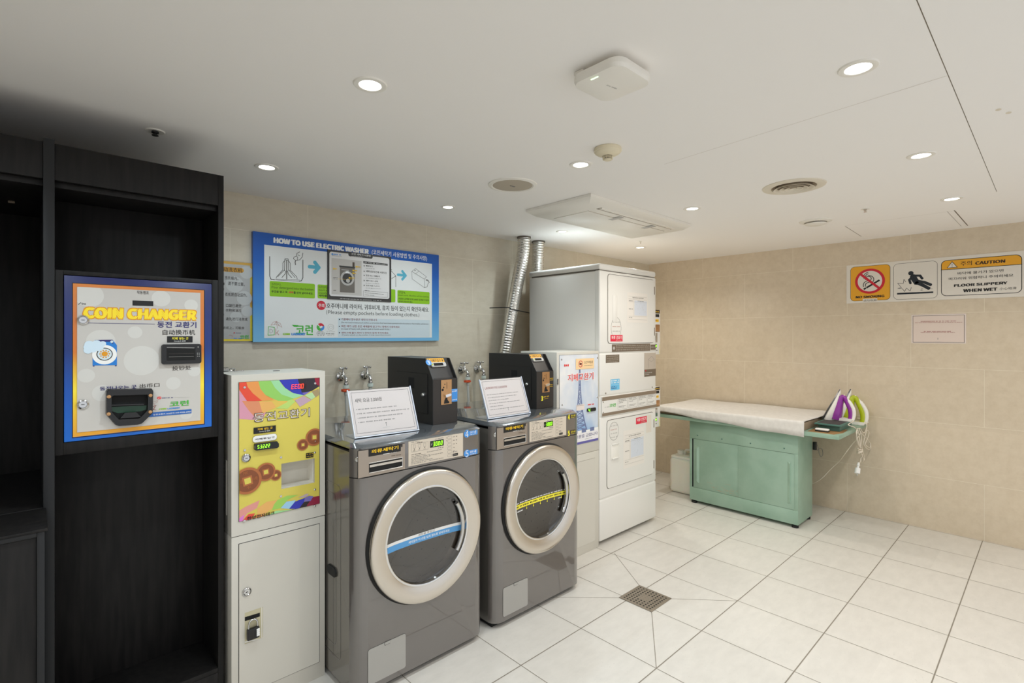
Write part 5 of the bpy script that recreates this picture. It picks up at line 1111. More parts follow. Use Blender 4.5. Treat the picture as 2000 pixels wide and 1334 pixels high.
tap(711, 733, 'chrome wall tap with white connector right beside the nearer coin box', False, .3, .05)
tap(900, 723, 'chrome wall tap with orange valve between the two coin boxes', True, .9, .02)
tap(931, 721, 'chrome wall tap with white connector next to the farther coin box', False, .35, .05)
def duct(pts, r, label):
    P = catmull(pts, 60); n = len(P); L_ = 0; rad = []
    for i in range(n):
        if i: L_ += (P[i]-P[i-1]).length
        rad.append(r*(1+.045*math.sin(L_/.0105*2*math.pi*.5)+R.uniform(-.012, .012)))
    t = thing('exhaust_duct', label, 'duct', P[0], 'foil ducts'); b = MB(); b.tube(P, rad, M['foil'], 28, caps=False); b.build('foil_tube', t, ang=80)
    b = MB(); b.lathe((P[0].x, P[0].y, ZC), (0, 0, -1), [(r*.9, .0005), (r*1.12, .001), (r*1.14, .012), (r*1.04, .014)], M['dryer_gap'], 28); b.build('ceiling_collar', t)
duct([(2.904, 2.945, ZC-.002), (2.895, 2.95, 2.15), (2.85, 2.985, 1.85), (2.79, 3.01, 1.5), (2.755, 3.02, 1.25), (2.74, 3.02, .8)], .05, 'leaning silver foil duct running down in front of the back wall')
duct([(3.13, 3.0, ZC-.002), (3.13, 3.01, 2.1), (3.14, 3.03, 1.8), (3.16, 3.035, 1.3)], .05, 'short vertical silver foil duct behind the stacked dryer')
b = MB(); yb = 2.94; a, m_, c = onY(966, 601, 3.0), onY(1000, 604, 2.925), onY(1038, 611, 2.96); b.tube(catmull([(a.x, 3.06, a.z), (a.x+.09, 2.945, a.z+.002), (m_.x, 2.932, m_.z), (m_.x+.07, 2.94, m_.z-.006), (c.x, 2.985, c.z)], 8), .004, M['pure'], 8)
tag(b.build('tie_strap'), 'thin black tie strap wrapped across the leaning foil duct', 'strap')

# ---------------------------------------------------------------- signs on the back wall
SY_ = YB-.028
g = Panel(None, (0, SY_, 0)).view(430, 430, 4.444)
sx0 = (g.uv(278, 95)[0]+g.uv(293, 1057)[0])/2; sx1 = g.uv(1898, 600)[0]; sz1 = (g.uv(278, 95)[1]+g.uv(1897, 303)[1])/2; sz0 = (g.uv(293, 1057)[1]+g.uv(1900, 1047)[1])/2
t = thing('instruction_sign', 'large blue framed sign headed how to use electric washer on the back wall', 'sign', ((sx0+sx1)/2, YB, sz0))
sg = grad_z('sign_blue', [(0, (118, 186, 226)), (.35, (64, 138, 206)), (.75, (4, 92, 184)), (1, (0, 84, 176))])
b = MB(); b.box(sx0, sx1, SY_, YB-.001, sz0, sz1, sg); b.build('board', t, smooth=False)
b = MB(); g = Panel(b, (0, SY_, 0)).view(430, 430, 4.444); wu = g.box2(382, 212, 1838, 1019); g.rect_uv(*wu, mat('sign_white', (228, 230, 228), .4), 1)
g.T('HOW TO USE ELECTRIC WASHER', 462, 196, 1290, 252, M['white'], 2, .032); g.T('(코인세탁기 사용방법 및 주의사항)', 1315, 304, 1795, 312, M['white'], 2, .012)
ik, th = M['ink'], .0028
g.LN([(430, 315), (430, 485), (440, 512), (470, 518)], .004, ik, 2); g.LN([(718, 345), (718, 500), (705, 526), (685, 530)], .004, ik, 2); g.LN([(470, 518), (685, 530)], .002, ik, 2); g.LN([(485, 512), (690, 520)], .002, ik, 2)
g.LN([(560, 345), (562, 335), (588, 335), (592, 348)], th, ik, 2); g.LN([(560, 345), (592, 348), (594, 440)], th, ik, 2); g.LN([(560, 345), (558, 440)], th, ik, 2); g.LN([(577, 350), (577, 515)], .006, M['grey'], 2)
g.LN([(556, 355), (544, 372), (543, 432), (490, 492), (486, 505)], th, ik, 2); g.LN([(596, 357), (608, 375), (609, 436), (664, 492), (668, 512)], th, ik, 2); g.LN([(558, 432), (500, 490)], th, ik, 2); g.LN([(596, 432), (650, 500)], th, ik, 2)
g.LN([(570, 440), (565, 465), (535, 498)], .004, M['grey'], 2); g.LN([(584, 440), (592, 468), (622, 500)], .004, M['grey'], 2)
g.LN([(690, 275), (665, 290), (660, 312), (640, 322), (636, 335), (655, 350), (690, 345), (712, 320), (718, 285)], th, ik, 2); g.LN([(660, 312), (672, 322), (668, 345)], th, ik, 2); g.LN([(672, 300), (690, 310)], th, ik, 2); g.LN([(655, 352), (650, 365), (654, 388)], .0045, ik, 2)
def arrow(cx, cy, s_):
    w0 = .022*s_
    def cap(p, q): 
        a, c = g.uv(*p), g.uv(*q); g.L_uv([a, c], w0, M['teal'], 2); g.circ_uv(*a, w0/2, M['teal'], 2, 16); g.circ_uv(*c, w0/2, M['teal'], 2, 16)
    cap((cx-42*s_, cy-5), (cx+38*s_, cy+2)); cap((cx+4*s_, cy-42*s_), (cx+38*s_, cy+2)); cap((cx+4*s_, cy+42*s_), (cx+38*s_, cy+2))
arrow(818, 409, 1.0); arrow(1578, 479, .82)
g.RR(429, 527, 822, 680, .008, M['lime'], 2); g.RR(845, 557, 1180, 695, .008, M['lime'], 2); g.RR(1200, 580, 1520, 714, .008, M['lime'], 2); g.RR(1538, 606, 1817, 731, .008, M['lime'], 2)
g.T('STEP1.', 447, 562, 532, 551, M['pure'], 3, .0); g.T('Pour detergent into the basket.', 447, 597, 815, 594, M['pure'], 3, .0)
g.T('투껑을 열고 꼭', 445, 628, 583, 616, M['pure'], 3, .02); g.T('세제', 592, 635, 634, 619, M['red'], 3, .03); g.T('를 먼저 넣어주세요.', 637, 639, 806, 628, M['pure'], 3, .02)
g.T('STEP2.', 855, 588, 940, 576, M['pure'], 3, .0); g.T('Sort and', 855, 613, 960, 604, M['pure'], 3, .0); g.T('overload', 855, 638, 965, 628, M['pure'], 3); g.T('세탁물을', 855, 664, 950, 650, M['pure'], 3, .02)
g.T('STEP4.', 1547, 636, 1608, 621, M['pure'], 3, .0); g.T('Insert coins. Machine will be starting.', 1547, 660, 1812, 659, M['pure'], 3, .0); g.T('지정된 금액에 맞게 500원 동전을 투입하', 1547, 690, 1812, 688, M['pure'], 3, .015); g.T('끝까지 밀어주세요.', 1547, 713, 1672, 704, M['pure'], 3, .015)
g.LN([(1480, 425), (1490, 432)], th, ik, 2); g.LN([(1485, 440), (1524, 485), (1524, 580)], th, ik, 2); g.LN([(1524, 485), (1487, 508)], th, ik, 2)
g.LN([(1663, 445), (1695, 420), (1790, 492), (1772, 512), (1663, 445), (1666, 510), (1770, 585), (1772, 512)], .002, ik, 2); g.LN([(1690, 468), (1728, 442)], .0016, ik, 2); g.LN([(1770, 585), (1795, 580), (1806, 545), (1815, 540), (1800, 518), (1785, 515)], .003, ik, 2); g.LN([(1785, 520), (1812, 530)], .004, ik, 2); g.C(1690, 437, .004, ik, 3)
g.C(877, 740, .0285, M['red'], 2); g.T('주의', 852, 757, 903, 725, M['white'], 3, .02)
g.T('호주머니에 라이터, 귀후비개, 휴지 등이 있는지 확인하세요.', 921, 768, 1812, 757, M['pure'], 2, .012); g.T('(Please empty pockets before loading clothes.)', 921, 822, 1728, 808, M['pure'], 2, .0)
g.R(1022, 848, 1818, 1012, mat('sign_pale_blue', (206, 220, 226), .4), 2)
for y0, y1, xr, tx in ((870, 857, 1365, '기름때나 향수묻은 세탁이 안됩니다.'), (930, 918, 1560, '찌든 때가 심한 옷은 세제물에 담그거나 빗에서 사용하세요.'), (985, 972, 1462, '세탁기에 물이 튀어 누전되지 않게 주의하세요.')):
    g.T(tx, 1050, y0, xr, y1, M['brtxt'], 3, .01); g.C(1034, y0-8, .004, M['pure'], 3, 10)
g.T('(Do not wash waterproof clothes and textiles that have been spotted with oils waxes or flammable substance.)', 1050, 897, 1806, 895, M['ink'], 3, 0)
g.T('(In case of heavy soil, please soak or hands wash firstly.)', 1050, 953, 1475, 940, M['ink'], 3, 0); g.T('(If water splash on the washer, it may cause short circuit.)', 1055, 1004, 1480, 992, M['ink'], 3, 0)
korun(g, 655, 997, 806, 908, 2); g.P([(622, 908), (680, 912), (668, 928), (640, 926)], M['grn'], 2); g.T('COIN', 543, 997, 605, 980, M['lime'], 3, .03); g.T('LAUNDRY', 618, 999, 740, 979, M['blue'], 3, .03)
g.L_uv([g.uv(*q) for q in [(418, 925), (414, 998), (470, 995), (470, 930), (418, 925)]], .003, M['grn'], 2); g.T('D', 428, 980, 458, 945, M['lgrey'], 3); g.T('k', 478, 997, 512, 940, M['pink'], 3)
g.LN([(440, 912), (460, 885), (490, 880), (520, 895), (536, 930)], .002, M['pink'], 2); g.LN([(440, 912), (470, 905), (500, 910), (536, 930)], .002, M['pink'], 2); g.LN([(487, 880), (497, 940)], .002, M['pink'], 2); g.LN([(487, 880), (470, 905)], .0015, M['brtxt'], 2); g.LN([(487, 880), (512, 915)], .0015, M['brtxt'], 2)
for a0, a1, m in ((20, 130, 'red'), (150, 270, 'grn'), (270, 380, 'blue')): g.ring(871, 928, .007, .024, M[m], 2, 16, a0, a1)
g.C(880, 925, .006, M['white'], 3); g.D(845, 966, 905, 969, .006, M['grey'], 2); g.T('EXPO 2012', 838, 992, 908, 975, M['ink'], 2); g.D(845, 999, 900, 1000, .006, M['grey'], 2)
g.ring(960, 930, .018, .020, M['lgrey'], 2); g.ring(960, 930, .008, .0095, M['lgrey'], 2); g.D(925, 967, 995, 969, .006, M['lgrey'], 2); g.D(920, 985, 1000, 988, .01, M['grey'], 2); g.D(930, 999, 990, 1000, .006, M['lgrey'], 2)
b.build('printed_face', t, smooth=False)
# laminated poster stuck on the blue sign
PYY = SY_-.006
g = Panel(None, (0, PYY, 0)).view(430, 430, 4.444); px0 = (g.uv(930, 253)[0]+g.uv(935, 683)[0])/2; px1 = g.uv(1485, 500)[0]; pz1 = (g.uv(930, 253)[1]+g.uv(1483, 320)[1])/2; pz0 = (g.uv(935, 683)[1]+g.uv(1487, 713)[1])/2
t = thing('washer_poster', 'black bordered washer diagram poster stuck over the middle of the blue sign', 'poster', ((px0+px1)/2, SY_, pz0))
b = MB(); b.box(px0, px1, PYY, SY_-.002, pz0, pz1, mat('poster_black', (52, 50, 48), .4)); b.build('backing', t, smooth=False)
b = MB(); g = Panel(b, (0, PYY, 0)).view(630, 470, 10.26); PB = mat('poster_black', (52, 50, 48))
g.RR(137, 216, 1338, 1172, .014, mat('poster_white', (224, 222, 220), .4), 1); g.RR(515, 222, 1003, 366, .012, PB, 2); g.T('코인 세탁기 사용법', 575, 283, 960, 290, M['white'], 3, .01); g.D(575, 313, 800, 330, .006, M['lgrey'], 3)
g.C(195, 272, .006, M['blue'], 2); g.D(220, 275, 375, 288, .012, M['blue'], 2); g.D(185, 302, 380, 318, .004, M['grey'], 2)
g.R(178, 345, 782, 1106, mat('poster_grey', (196, 192, 186), .4), 2); A = g.box2(345, 520, 642, 1050); dg = mat('poster_machine', (112, 106, 98), .4); g.rect_uv(*A, dg, 3); w_, h = A[2]-A[0], A[3]-A[1]
g.rect_uv(A[0]-.004, A[3]-h*.02, A[2]+.002, A[3]+h*.045, PB, 4); c = (A[0]+w_*.5, A[1]+h*.56); g.circ_uv(*c, w_*.46, M['lgrey'], 4); g.circ_uv(*c, w_*.33, PB, 5); g.circ_uv(c[0]+.004, c[1]-h*.09, w_*.13, M['lgrey'], 6); g.circ_uv(c[0], c[1]+h*.235, w_*.09, M['white'], 5, 14, 1.6)
g.R(598, 432, 640, 560, M['brown'], 4); g.rect_uv(A[0]+w_*.1, A[3]-h*.13, A[0]+w_*.6, A[3]-h*.1, M['lgrey'], 4)
for q in ((205, 555, 300), (655, 515, 755), (590, 590, 690), (590, 645, 690), (515, 738, 640)): g.C(q[0]+20, q[1]+8, .0055, M['gold'], 7, 14); g.D(q[0]+40, q[1]+10, q[2], q[1]+14, .010, M['gold'], 7)
g.D(215, 738, 310, 746, .006, M['ink'], 4); g.D(215, 765, 300, 772, .006, M['grey'], 4); g.LN([(310, 765), (590, 785)], .0012, M['gold'], 7); g.D(215, 995, 280, 998, .008, M['ink'], 4)
g.P([(815, 410), (1305, 465), (1305, 503), (815, 455)], PB, 2); g.D(825, 434, 1295, 484, .010, M['lgrey'], 3)
for y, x1, tx in ((520, 1005, '빨래넣기'), (630, 1280, '세제·섬유유연제 사용투입'), (712, 1145, '동전 또는 지폐넣기'), (815, 1105, '세탁 코스 선택'), (912, 1135, '동작 버튼 누르기')):
    g.C(833, y-15, .0045, M['grey'], 2, 14); k = (x1-865)*.065; g.T(tx, 868, y+2, x1, y-28+k, M['ink'], 2, .015)
    if y != 630: g.D(868, y+36, x1+30, y+38+k, .005, M['grey'], 2)
g.frame(815, 1005, 1305, 1140, .0012, M['ink'], 2); g.D(845, 1000, 935, 1006, .008, M['ink'], 3); g.D(845, 1045, 1230, 1075, .005, M['grey'], 3); g.D(845, 1085, 1040, 1100, .005, M['grey'], 3); g.D(350, 1160, 1180, 1205, .007, M['lgrey'], 2)
b.build('printed_face', t, smooth=False)
# yellow edged notice half hidden by the shelving
NY = YB-.008
g = Panel(None, (0, NY, 0)).view(430, 500, 7.41); nx1 = g.uv(470, 600)[0]; nz1 = g.uv(455, 107)[1]; nz0 = g.uv(455, 1230)[1]; nx0 = nx1-.62
t = thing('notice_poster', 'yellow edged grey notice in Chinese, partly hidden behind the black shelving', 'poster', (nx1-.2, YB, nz0))
b = MB(); b.box(nx0, nx1+.004, NY, YB-.001, nz0-.006, nz1+.004, M['acrylic']); b.build('acrylic_cover', t, smooth=False)
b = MB(); b.box(nx0, nx1, NY-.002, NY-.0004, nz0, nz1, grad_z('notice_gold', [(0, (230, 206, 50)), (.35, (222, 200, 40)), (.5, (186, 130, 50)), (.75, (214, 190, 50)), (1, (206, 160, 70))])); b.box(nx0+.012, nx1-.014, NY-.0026, NY-.002, nz0+.012, nz1-.014, mat('notice_grey', (176, 176, 174), .45))
g = Panel(b, (0, NY-.0027, 0)).view(430, 500, 7.41); nb = mat('notice_bubble', (190, 192, 190), .45)
for cx, cy, r in ((380, 240, .035), (350, 610, .04), (395, 800, .03), (210, 410, .045), (230, 880, .03)): g.C(cx, cy, r, nb, .5)
a0 = g.uv(342, 246); a1 = g.uv(342, 178); lz0, lz1 = a0[1], a1[1]; g.poly_uv(g.rr_pts(a0[0]-.30, lz0, a0[0], lz1, (lz1-lz0)/2.01), grad_z('notice_label', [(0, (196, 140, 40)), (1, (206, 150, 44))]), 1)
g.T('动洗衣机', 48, 222, 322, 178, M['pure'], 2, .012)
for tx, x0, x1, y in (('洗衣桶内。', 62, 262, 340), ('请不要过量。', 112, 355, 422), ('衣机将自动运作。', 70, 388, 580), ('口袋已清空', 84, 305, 738), ('衣物和油污', 80, 305, 806), ('请先进行浸泡或', 80, 395, 932), ('衣机上，可能会', 40, 350, 1060)): g.T(tx, x0, y, x1, y-38, M['ink'], 2, .006)
for y in (400, 480, 850): g.D(30, y, 72, y+4, .018, M['ink'], 2)
korun(g, 285, 1200, 412, 1143, 2); g.D(200, 1194, 330, 1197, .008, M['blue'], 2); g.D(195, 1112, 215, 1113, .010, M['red'], 2); g.LN([(225, 1114), (300, 1114)], .0015, M['navy'], 2); g.LN([(110, 1175), (140, 1140), (175, 1150), (185, 1172)], .002, M['pink'], 2); g.LN([(112, 1200), (112, 1165), (140, 1165), (140, 1200)], .002, M['lgrey'], 2)
b.build('printed_face', t, smooth=False)

# ---------------------------------------------------------------- signs on the end wall
CX = XR-.004
g = Panel(None, (CX, 0, 0), **RT).view(1640, 470, 5.556)
u0 = (g.uv(75, 270)[0]+g.uv(72, 685)[0])/2; u1 = g.uv(2000, 300)[0]+.008; v1 = (g.uv(75, 270)[1]+g.uv(1990, 108)[1])/2; v0 = (g.uv(72, 685)[1]+g.uv(1990, 605)[1])/2
t = thing('caution_sign', 'long white no smoking and slippery floor caution sign on the end wall', 'sign', (XR, -(u0+u1)/2, v0))
b = MB(); b.box(CX, XR-.0004, -u1, -u0, v0, v1, mat('sign_ivory', (226, 221, 212), .4)); b.build('board', t, smooth=False)
b = MB(); g = Panel(b, (CX, 0, 0), **RT).view(1640, 470, 5.556)
sgv = mat('sign_ivory', (226, 221, 212), .4)
g.RR(117, 289, 549, 641, .03, M['pure'], 1); q = g.box2(117, 289, 549, 641); e = .0025; g.poly_uv(g.rr_pts(q[0]+e, q[1]+e, q[2]-e, q[3]-e, .028), M['amber'], 2)
A = g.box2(165, 322, 495, 562); cu, cv = (A[0]+A[2])/2, (A[1]+A[3])/2; ra = min(A[2]-A[0], A[3]-A[1])/2*1.04
g.circ_uv(cu, cv, ra, M['red'], 3, 48); g.circ_uv(cu, cv, ra*.82, sgv, 4, 48)
def e_(x, y): return (cu+ra*x, cv+ra*y)
g.L_uv([e_(-.2, -.5), e_(.62, .02)], ra*.13, M['pure'], 5); g.L_uv([e_(-.38, -.61), e_(-.28, -.55)], ra*.13, M['pure'], 5)
def arc(x, y, r, a0, a1, wd=.05): g.L_uv([e_(x+r*math.cos(math.radians(a0+(a1-a0)*i/10)), y+r*math.sin(math.radians(a0+(a1-a0)*i/10))) for i in range(11)], ra*wd, M['pure'], 5)
arc(-.1, -.3, .34, 80, 200); arc(-.08, -.32, .22, 80, 200); arc(-.1, .2, .2, -60, 200); arc(-.05, .12, .32, -40, 100); arc(-.05, .36, .36, 100, 200); arc(-.05, .36, .24, 100, 200)
g.L_uv([e_(-.62, .6), e_(.62, -.6)], ra*.17, M['red'], 6)
g.T('NO SMOKING', 174, 627, 487, 587, M['pure'], 3, .022); g.R(250, 632, 408, 664, sgv, 3); g.T('请勿吸烟', 258, 662, 401, 634, M['grey'], 4, .01)
q = g.box2(583, 254, 1062, 622); g.poly_uv(g.rr_pts(*q, .032), M['pure'], 1); g.poly_uv(g.rr_pts(q[0]+.0022, q[1]+.0022, q[2]-.0022, q[3]-.0022, .03), sgv, 2)
nv = mat('sign_navy_black', (24, 34, 44), .4)
def strk(pts, wd):
    P_ = [g.uv(*p) for p in pts]; g.L_uv(P_, wd, nv, 3)
    for p in P_: g.circ_uv(*p, wd/2, nv, 3, 14)
g.C(773, 354, .017, nv, 3); strk([(798, 392), (812, 420), (835, 452)], .040); strk([(795, 388), (756, 425), (768, 462)], .016); strk([(800, 380), (872, 380), (895, 410)], .017); strk([(838, 458), (905, 485), (965, 517)], .0235); strk([(848, 440), (920, 452), (985, 478)], .021)
g.LN([(628, 577), (1010, 560)], .013, nv, 3)
g.LN([(630, 518), (670, 510), (630, 464), (690, 466), (697, 420), (718, 448)], .0028, nv, 3); g.LN([(630, 518), (680, 522), (705, 552), (725, 515), (765, 548), (778, 505)], .0028, nv, 3)
g.P([(868, 538), (890, 532), (910, 540)], nv, 3); g.P([(878, 515), (900, 520), (908, 527), (890, 522)], nv, 3); g.P([(985, 525), (1000, 520), (1012, 524)], nv, 3)
q = g.box2(1100, 222, 1980, 565); qb = (q[0], (g.uv(1120, 603)[1]+g.uv(1950, 568)[1])/2, q[2], (g.uv(1130, 214)[1]+g.uv(1920, 152)[1])/2)
g.poly_uv(g.rr_pts(*qb, .034), M['pure'], 1); g.poly_uv(g.rr_pts(qb[0]+.004, qb[1]+.004, qb[2]-.004, qb[3]-.004, .031), sgv, 2)
zb2 = (g.uv(1110, 318)[1]+g.uv(1970, 258)[1])/2; top = [p for p in g.rr_pts(qb[0]+.004, qb[1]+.004, qb[2]-.004, qb[3]-.004, .031)]; top = clip(top, -99, zb2, 99, 99); g.poly_uv(top, M['amber'], 3); g.L_uv([(qb[0], zb2), (qb[2], zb2)], .004, M['pure'], 4)
g.P([(1162, 300), (1220, 225), (1282, 290)], M['pure'], 4); g.P([(1173, 294), (1220, 234), (1271, 286)], sgv, 5); g.T('!', 1214, 288, 1227, 248, M['pure'], 6, .02)
bt = mat('sign_brown_ink', (66, 44, 22), .4)
g.T('주의', 1312, 275, 1436, 217, bt, 4, .012); g.T('CAUTION', 1470, 263, 1798, 202, bt, 4, .022)
g.T('바닥에 물기가 있으면', 1280, 372, 1778, 308, M['pure'], 4, .012); g.T('미끄러워 위험하니 주의하세요', 1184, 432, 1885, 358, M['pure'], 4, .012); g.T('FLOOR SLIPPERY', 1240, 503, 1822, 442, M['pure'], 4, .022); g.T('WHEN WET', 1340, 560, 1712, 508, M['pure'], 4, .022); g.T('小心地滑', 1735, 537, 1918, 500, M['ink'], 4, .0)
b.build('printed_face', t, smooth=False)
g = Panel(None, (XR-.0015, 0, 0), **RT).view(1640, 470, 5.556); q = g.box2(778, 805, 1372, 1118)
t = thing('paper_notice', 'small pale paper notice with thin black border below the caution sign', 'notice', (XR, -(q[0]+q[2])/2, q[1]))
b = MB(); b.box(XR-.0018, XR-.0004, -q[2], -q[0], q[1], q[3], M['paper']); g = Panel(b, (XR-.0018, 0, 0), **RT).view(1640, 470, 5.556)
g.rect_uv(q[0]+.008, q[1]+.006, q[2]-.008, q[3]-.008, mat('paper_rose', (222, 206, 196), .6), .5); g.L_uv([(q[0]+.01, q[1]+.008), (q[2]-.01, q[1]+.008), (q[2]-.01, q[3]-.01), (q[0]+.01, q[3]-.01), (q[0]+.01, q[1]+.008)], .0025, M['ink'], 1)
for f0, f1, h, hh in ((.18, .82, .76, .008), (.07, .93, .715, .006), (.24, .75, .41, .008), (.18, .80, .375, .006), (.44, .56, .06, .003)): g.dash_uv((q[0]+(q[2]-q[0])*f0, q[1]+(q[3]-q[1])*h), (q[0]+(q[2]-q[0])*f1, q[1]+(q[3]-q[1])*h), hh, M['brtxt'] if hh > .005 else M['lgrey'], 1)
cm = (q[0]+q[2])/2; g.L_uv([(cm, q[1]+.03), (cm, q[1]+.042)], .003, M['grey'], 1); b.build('sheet', t, smooth=False)

# ---------------------------------------------------------------- ironing table
GX, GY0, GY1, BT = 4.33, 1.37, 2.265, .772
t = thing('ironing_table', 'green steel ironing table with sliding doors against the end wall', 'table', (4.6, 1.82, 0))
G = M['green']
b = MB(); b.box(GX+.008, 4.67, GY0, GY1, .028, .742, G, .003); b.build('body', t)
b = MB(); b.box(GX, GX+.012, GY0, GY1, .578, .742, G, .002); b.build('top_rail', t)
b = MB(); b.box(GX, GX+.012, GY0, GY1, .028, .14, G, .002); b.build('bottom_rail', t)
b = MB(); b.box(GX, GX+.012, GY0, GY0+.028, .14, .578, G, .001); b.box(GX, GX+.012, GY1-.022, GY1, .14, .578, G, .001); b.build('stile', t)
b = MB(); b.box(GX+.0062, GX+.0078, GY1-.034, GY1-.022, .145, .575, M['dark']); b.build('door_gap', t)
def sdoor(y0, y1, x, hy, face_):
    b = MB(); b.box(x, x+.004, y0, y1, .142, .576, G, .001)
    g = Panel(b, (x-.0001, 0, 0), **RT)
    if face_:                                                                    # scraped paint
        for k in range(26):
            a = -R.uniform(1.83, 2.10); c = .145+abs(R.gauss(0, .035)); g.L_uv([(a, c), (a+R.uniform(.01, .05), c-R.uniform(0, .006))], .0012, mat('bare_scrape', (196, 150, 120), .7), .3)
    d = b.build('sliding_door', t)
    b = MB(); s_ = 1 if face_ else -1
    b.add([(x-.0003, hy-s_*.02, .182), (x-.0003, hy-s_*.02, .512), (x-.013, hy, .495), (x-.013, hy, .205), (x-.0003, hy+s_*.004, .182), (x-.0003, hy+s_*.004, .512)], [(0, 1, 2, 3), (3, 2, 5, 4), (1, 5, 2), (0, 3, 4), (0, 4, 5, 1)], G); b.build('pull', d, smooth=False)
sdoor(1.80, GY1-.034, GX+.0035, 2.195, True); sdoor(GY0+.028, 1.83, GX-.001, 1.425, False)
for y in (2.19, 1.97, 1.73, 1.47):
    b = MB(); b.lathe((GX, y, .61), (-1, 0, 0), [(.006, 0), (.005, .002), (0, .003)], M['green_d'], 12); b.build('screw', t)
for x in (GX+.03, 4.64):
    for y in (GY0+.03, GY1-.03):
        b = MB(); b.lathe((x, y, .030), (0, 0, -1), [(0, 0), (.018, 0), (.018, .008), (.024, .010), (.024, .030), (0, .030)], M['rub'], 18); b.build('foot', t)
b = MB(); b.box(4.27, 5.058, 1.08, 2.62, .742, BT, G, .002)
g = Panel(b, (0, 0, BT), (1, 0, 0), (0, 1, 0)); pts = [(4.30, 1.12), (4.42, 1.09), (4.6, 1.10), (4.62, 1.3), (4.31, 1.3)]; g.poly_uv(pts, M['woodply'], .8); b.build('top_board', t)
b = MB(); b.tube(catmull([(4.672, 1.36, .60), (4.68, 1.345, .62), (4.70, 1.335, .58), (4.72, 1.335, .535), (4.75, 1.33, .50), (4.78, 1.325, .515), (4.765, 1.325, .56), (4.72, 1.33, .575), (4.69, 1.34, .56)], 6), .0025, M['grey'], 7); b.box(4.665, 4.69, 1.34, 1.368, .565, .63, M['black'], .004); b.build('wire_hook', t)
# pad and cloth
t = thing('ironing_pad', 'thick white cloth covered ironing pad draped over the green table', 'ironing pad', (4.65, 1.95, BT))
b = MB(); b.box(4.30, 5.02, 1.318, 2.585, BT+.001, BT+.062, mat('pad_felt', (150, 134, 112), .9), .004); b.build('felt_pad', t)
b = MB(); NY_, nt = 60, 26; vs = []; rr2 = random.Random(3)
ph = [(rr2.uniform(3, 9), rr2.uniform(3, 12), rr2.uniform(0, 6), rr2.uniform(.0005, .0013)) for _ in range(7)]
ZT = BT+.0725
for j in range(NY_+1):
    f = j/NY_; y = 1.306+(2.6-1.306)*f
    zb3 = .733+(.80-.733)*min(1, max(0, (f-.08)/.85))**1.15 + .004*math.sin(f*17)
    row = []
    for i in range(nt+1):
        s_ = i/nt; x = 5.035-(5.035-4.268)*s_
        row.append((x, y+.004*math.sin(x*9), ZT+sum(a*math.sin(kx*x+ky*y+p) for kx, ky, p, a in ph)-(.012*max(0, (f-.94)/.06)**2)))
    for q, (dx_, dz_) in enumerate(((-.004, -.003), (-.007, -.010), (-.0085, -.022), (-.009, -.04))):
        zz = ZT+dz_ if q < 3 else (ZT-.022+zb3)/2
        row.append((4.268+dx_*1.0, y, max(zz, zb3+.012*(3-q)/3)))
    row.append((4.258-.0035*math.sin(f*31), y, zb3)); vs += row
Wn = nt+1+5
fs = [(j*Wn+i, j*Wn+i+1, (j+1)*Wn+i+1, (j+1)*Wn+i) for j in range(NY_) for i in range(Wn-1)]
b.add(vs, fs, M['cloth']); cl = b.build('cloth_cover', t, ang=80)
so = cl.modifiers.new('thickness', 'SOLIDIFY'); so.thickness = .003; so.offset = -1
# iron rest
t = thing('iron_rest', 'green metal iron rest with a dark top plate on the ironing table end', 'iron rest', (4.62, 1.195, BT))
b = MB(); b.box(4.46, 4.79, 1.122, 1.268, BT+.001, BT+.042, M['green_d'], .002); b.build('base_box', t)
b = MB(); b.box(4.425, 4.815, 1.105, 1.285, BT+.042, BT+.054, M['green_d'], .002); b.box(4.44, 4.80, 1.12, 1.27, BT+.054, BT+.0555, mat('dark_felt', (66, 62, 62), .8)); b.build('top_plate', t)
p = onZ(1606, 843, BT)
t = thing('small_case', 'small white case with black base on the front edge of the ironing table', 'case', (p.x, p.y, BT))
d1 = Vector((ST, -CT, 0))
b = MB(); cs_, sn_ = -.72, 0
b.box(p.x-.02, p.x+.02, p.y-.045, p.y+.045, BT+.001, BT+.010, M['black'], .003); b.build('base', t); b = MB(); b.box(p.x-.02, p.x+.02, p.y-.045, p.y+.045, BT+.010, BT+.024, M['white'], .005, 3); b.build('lid', t)
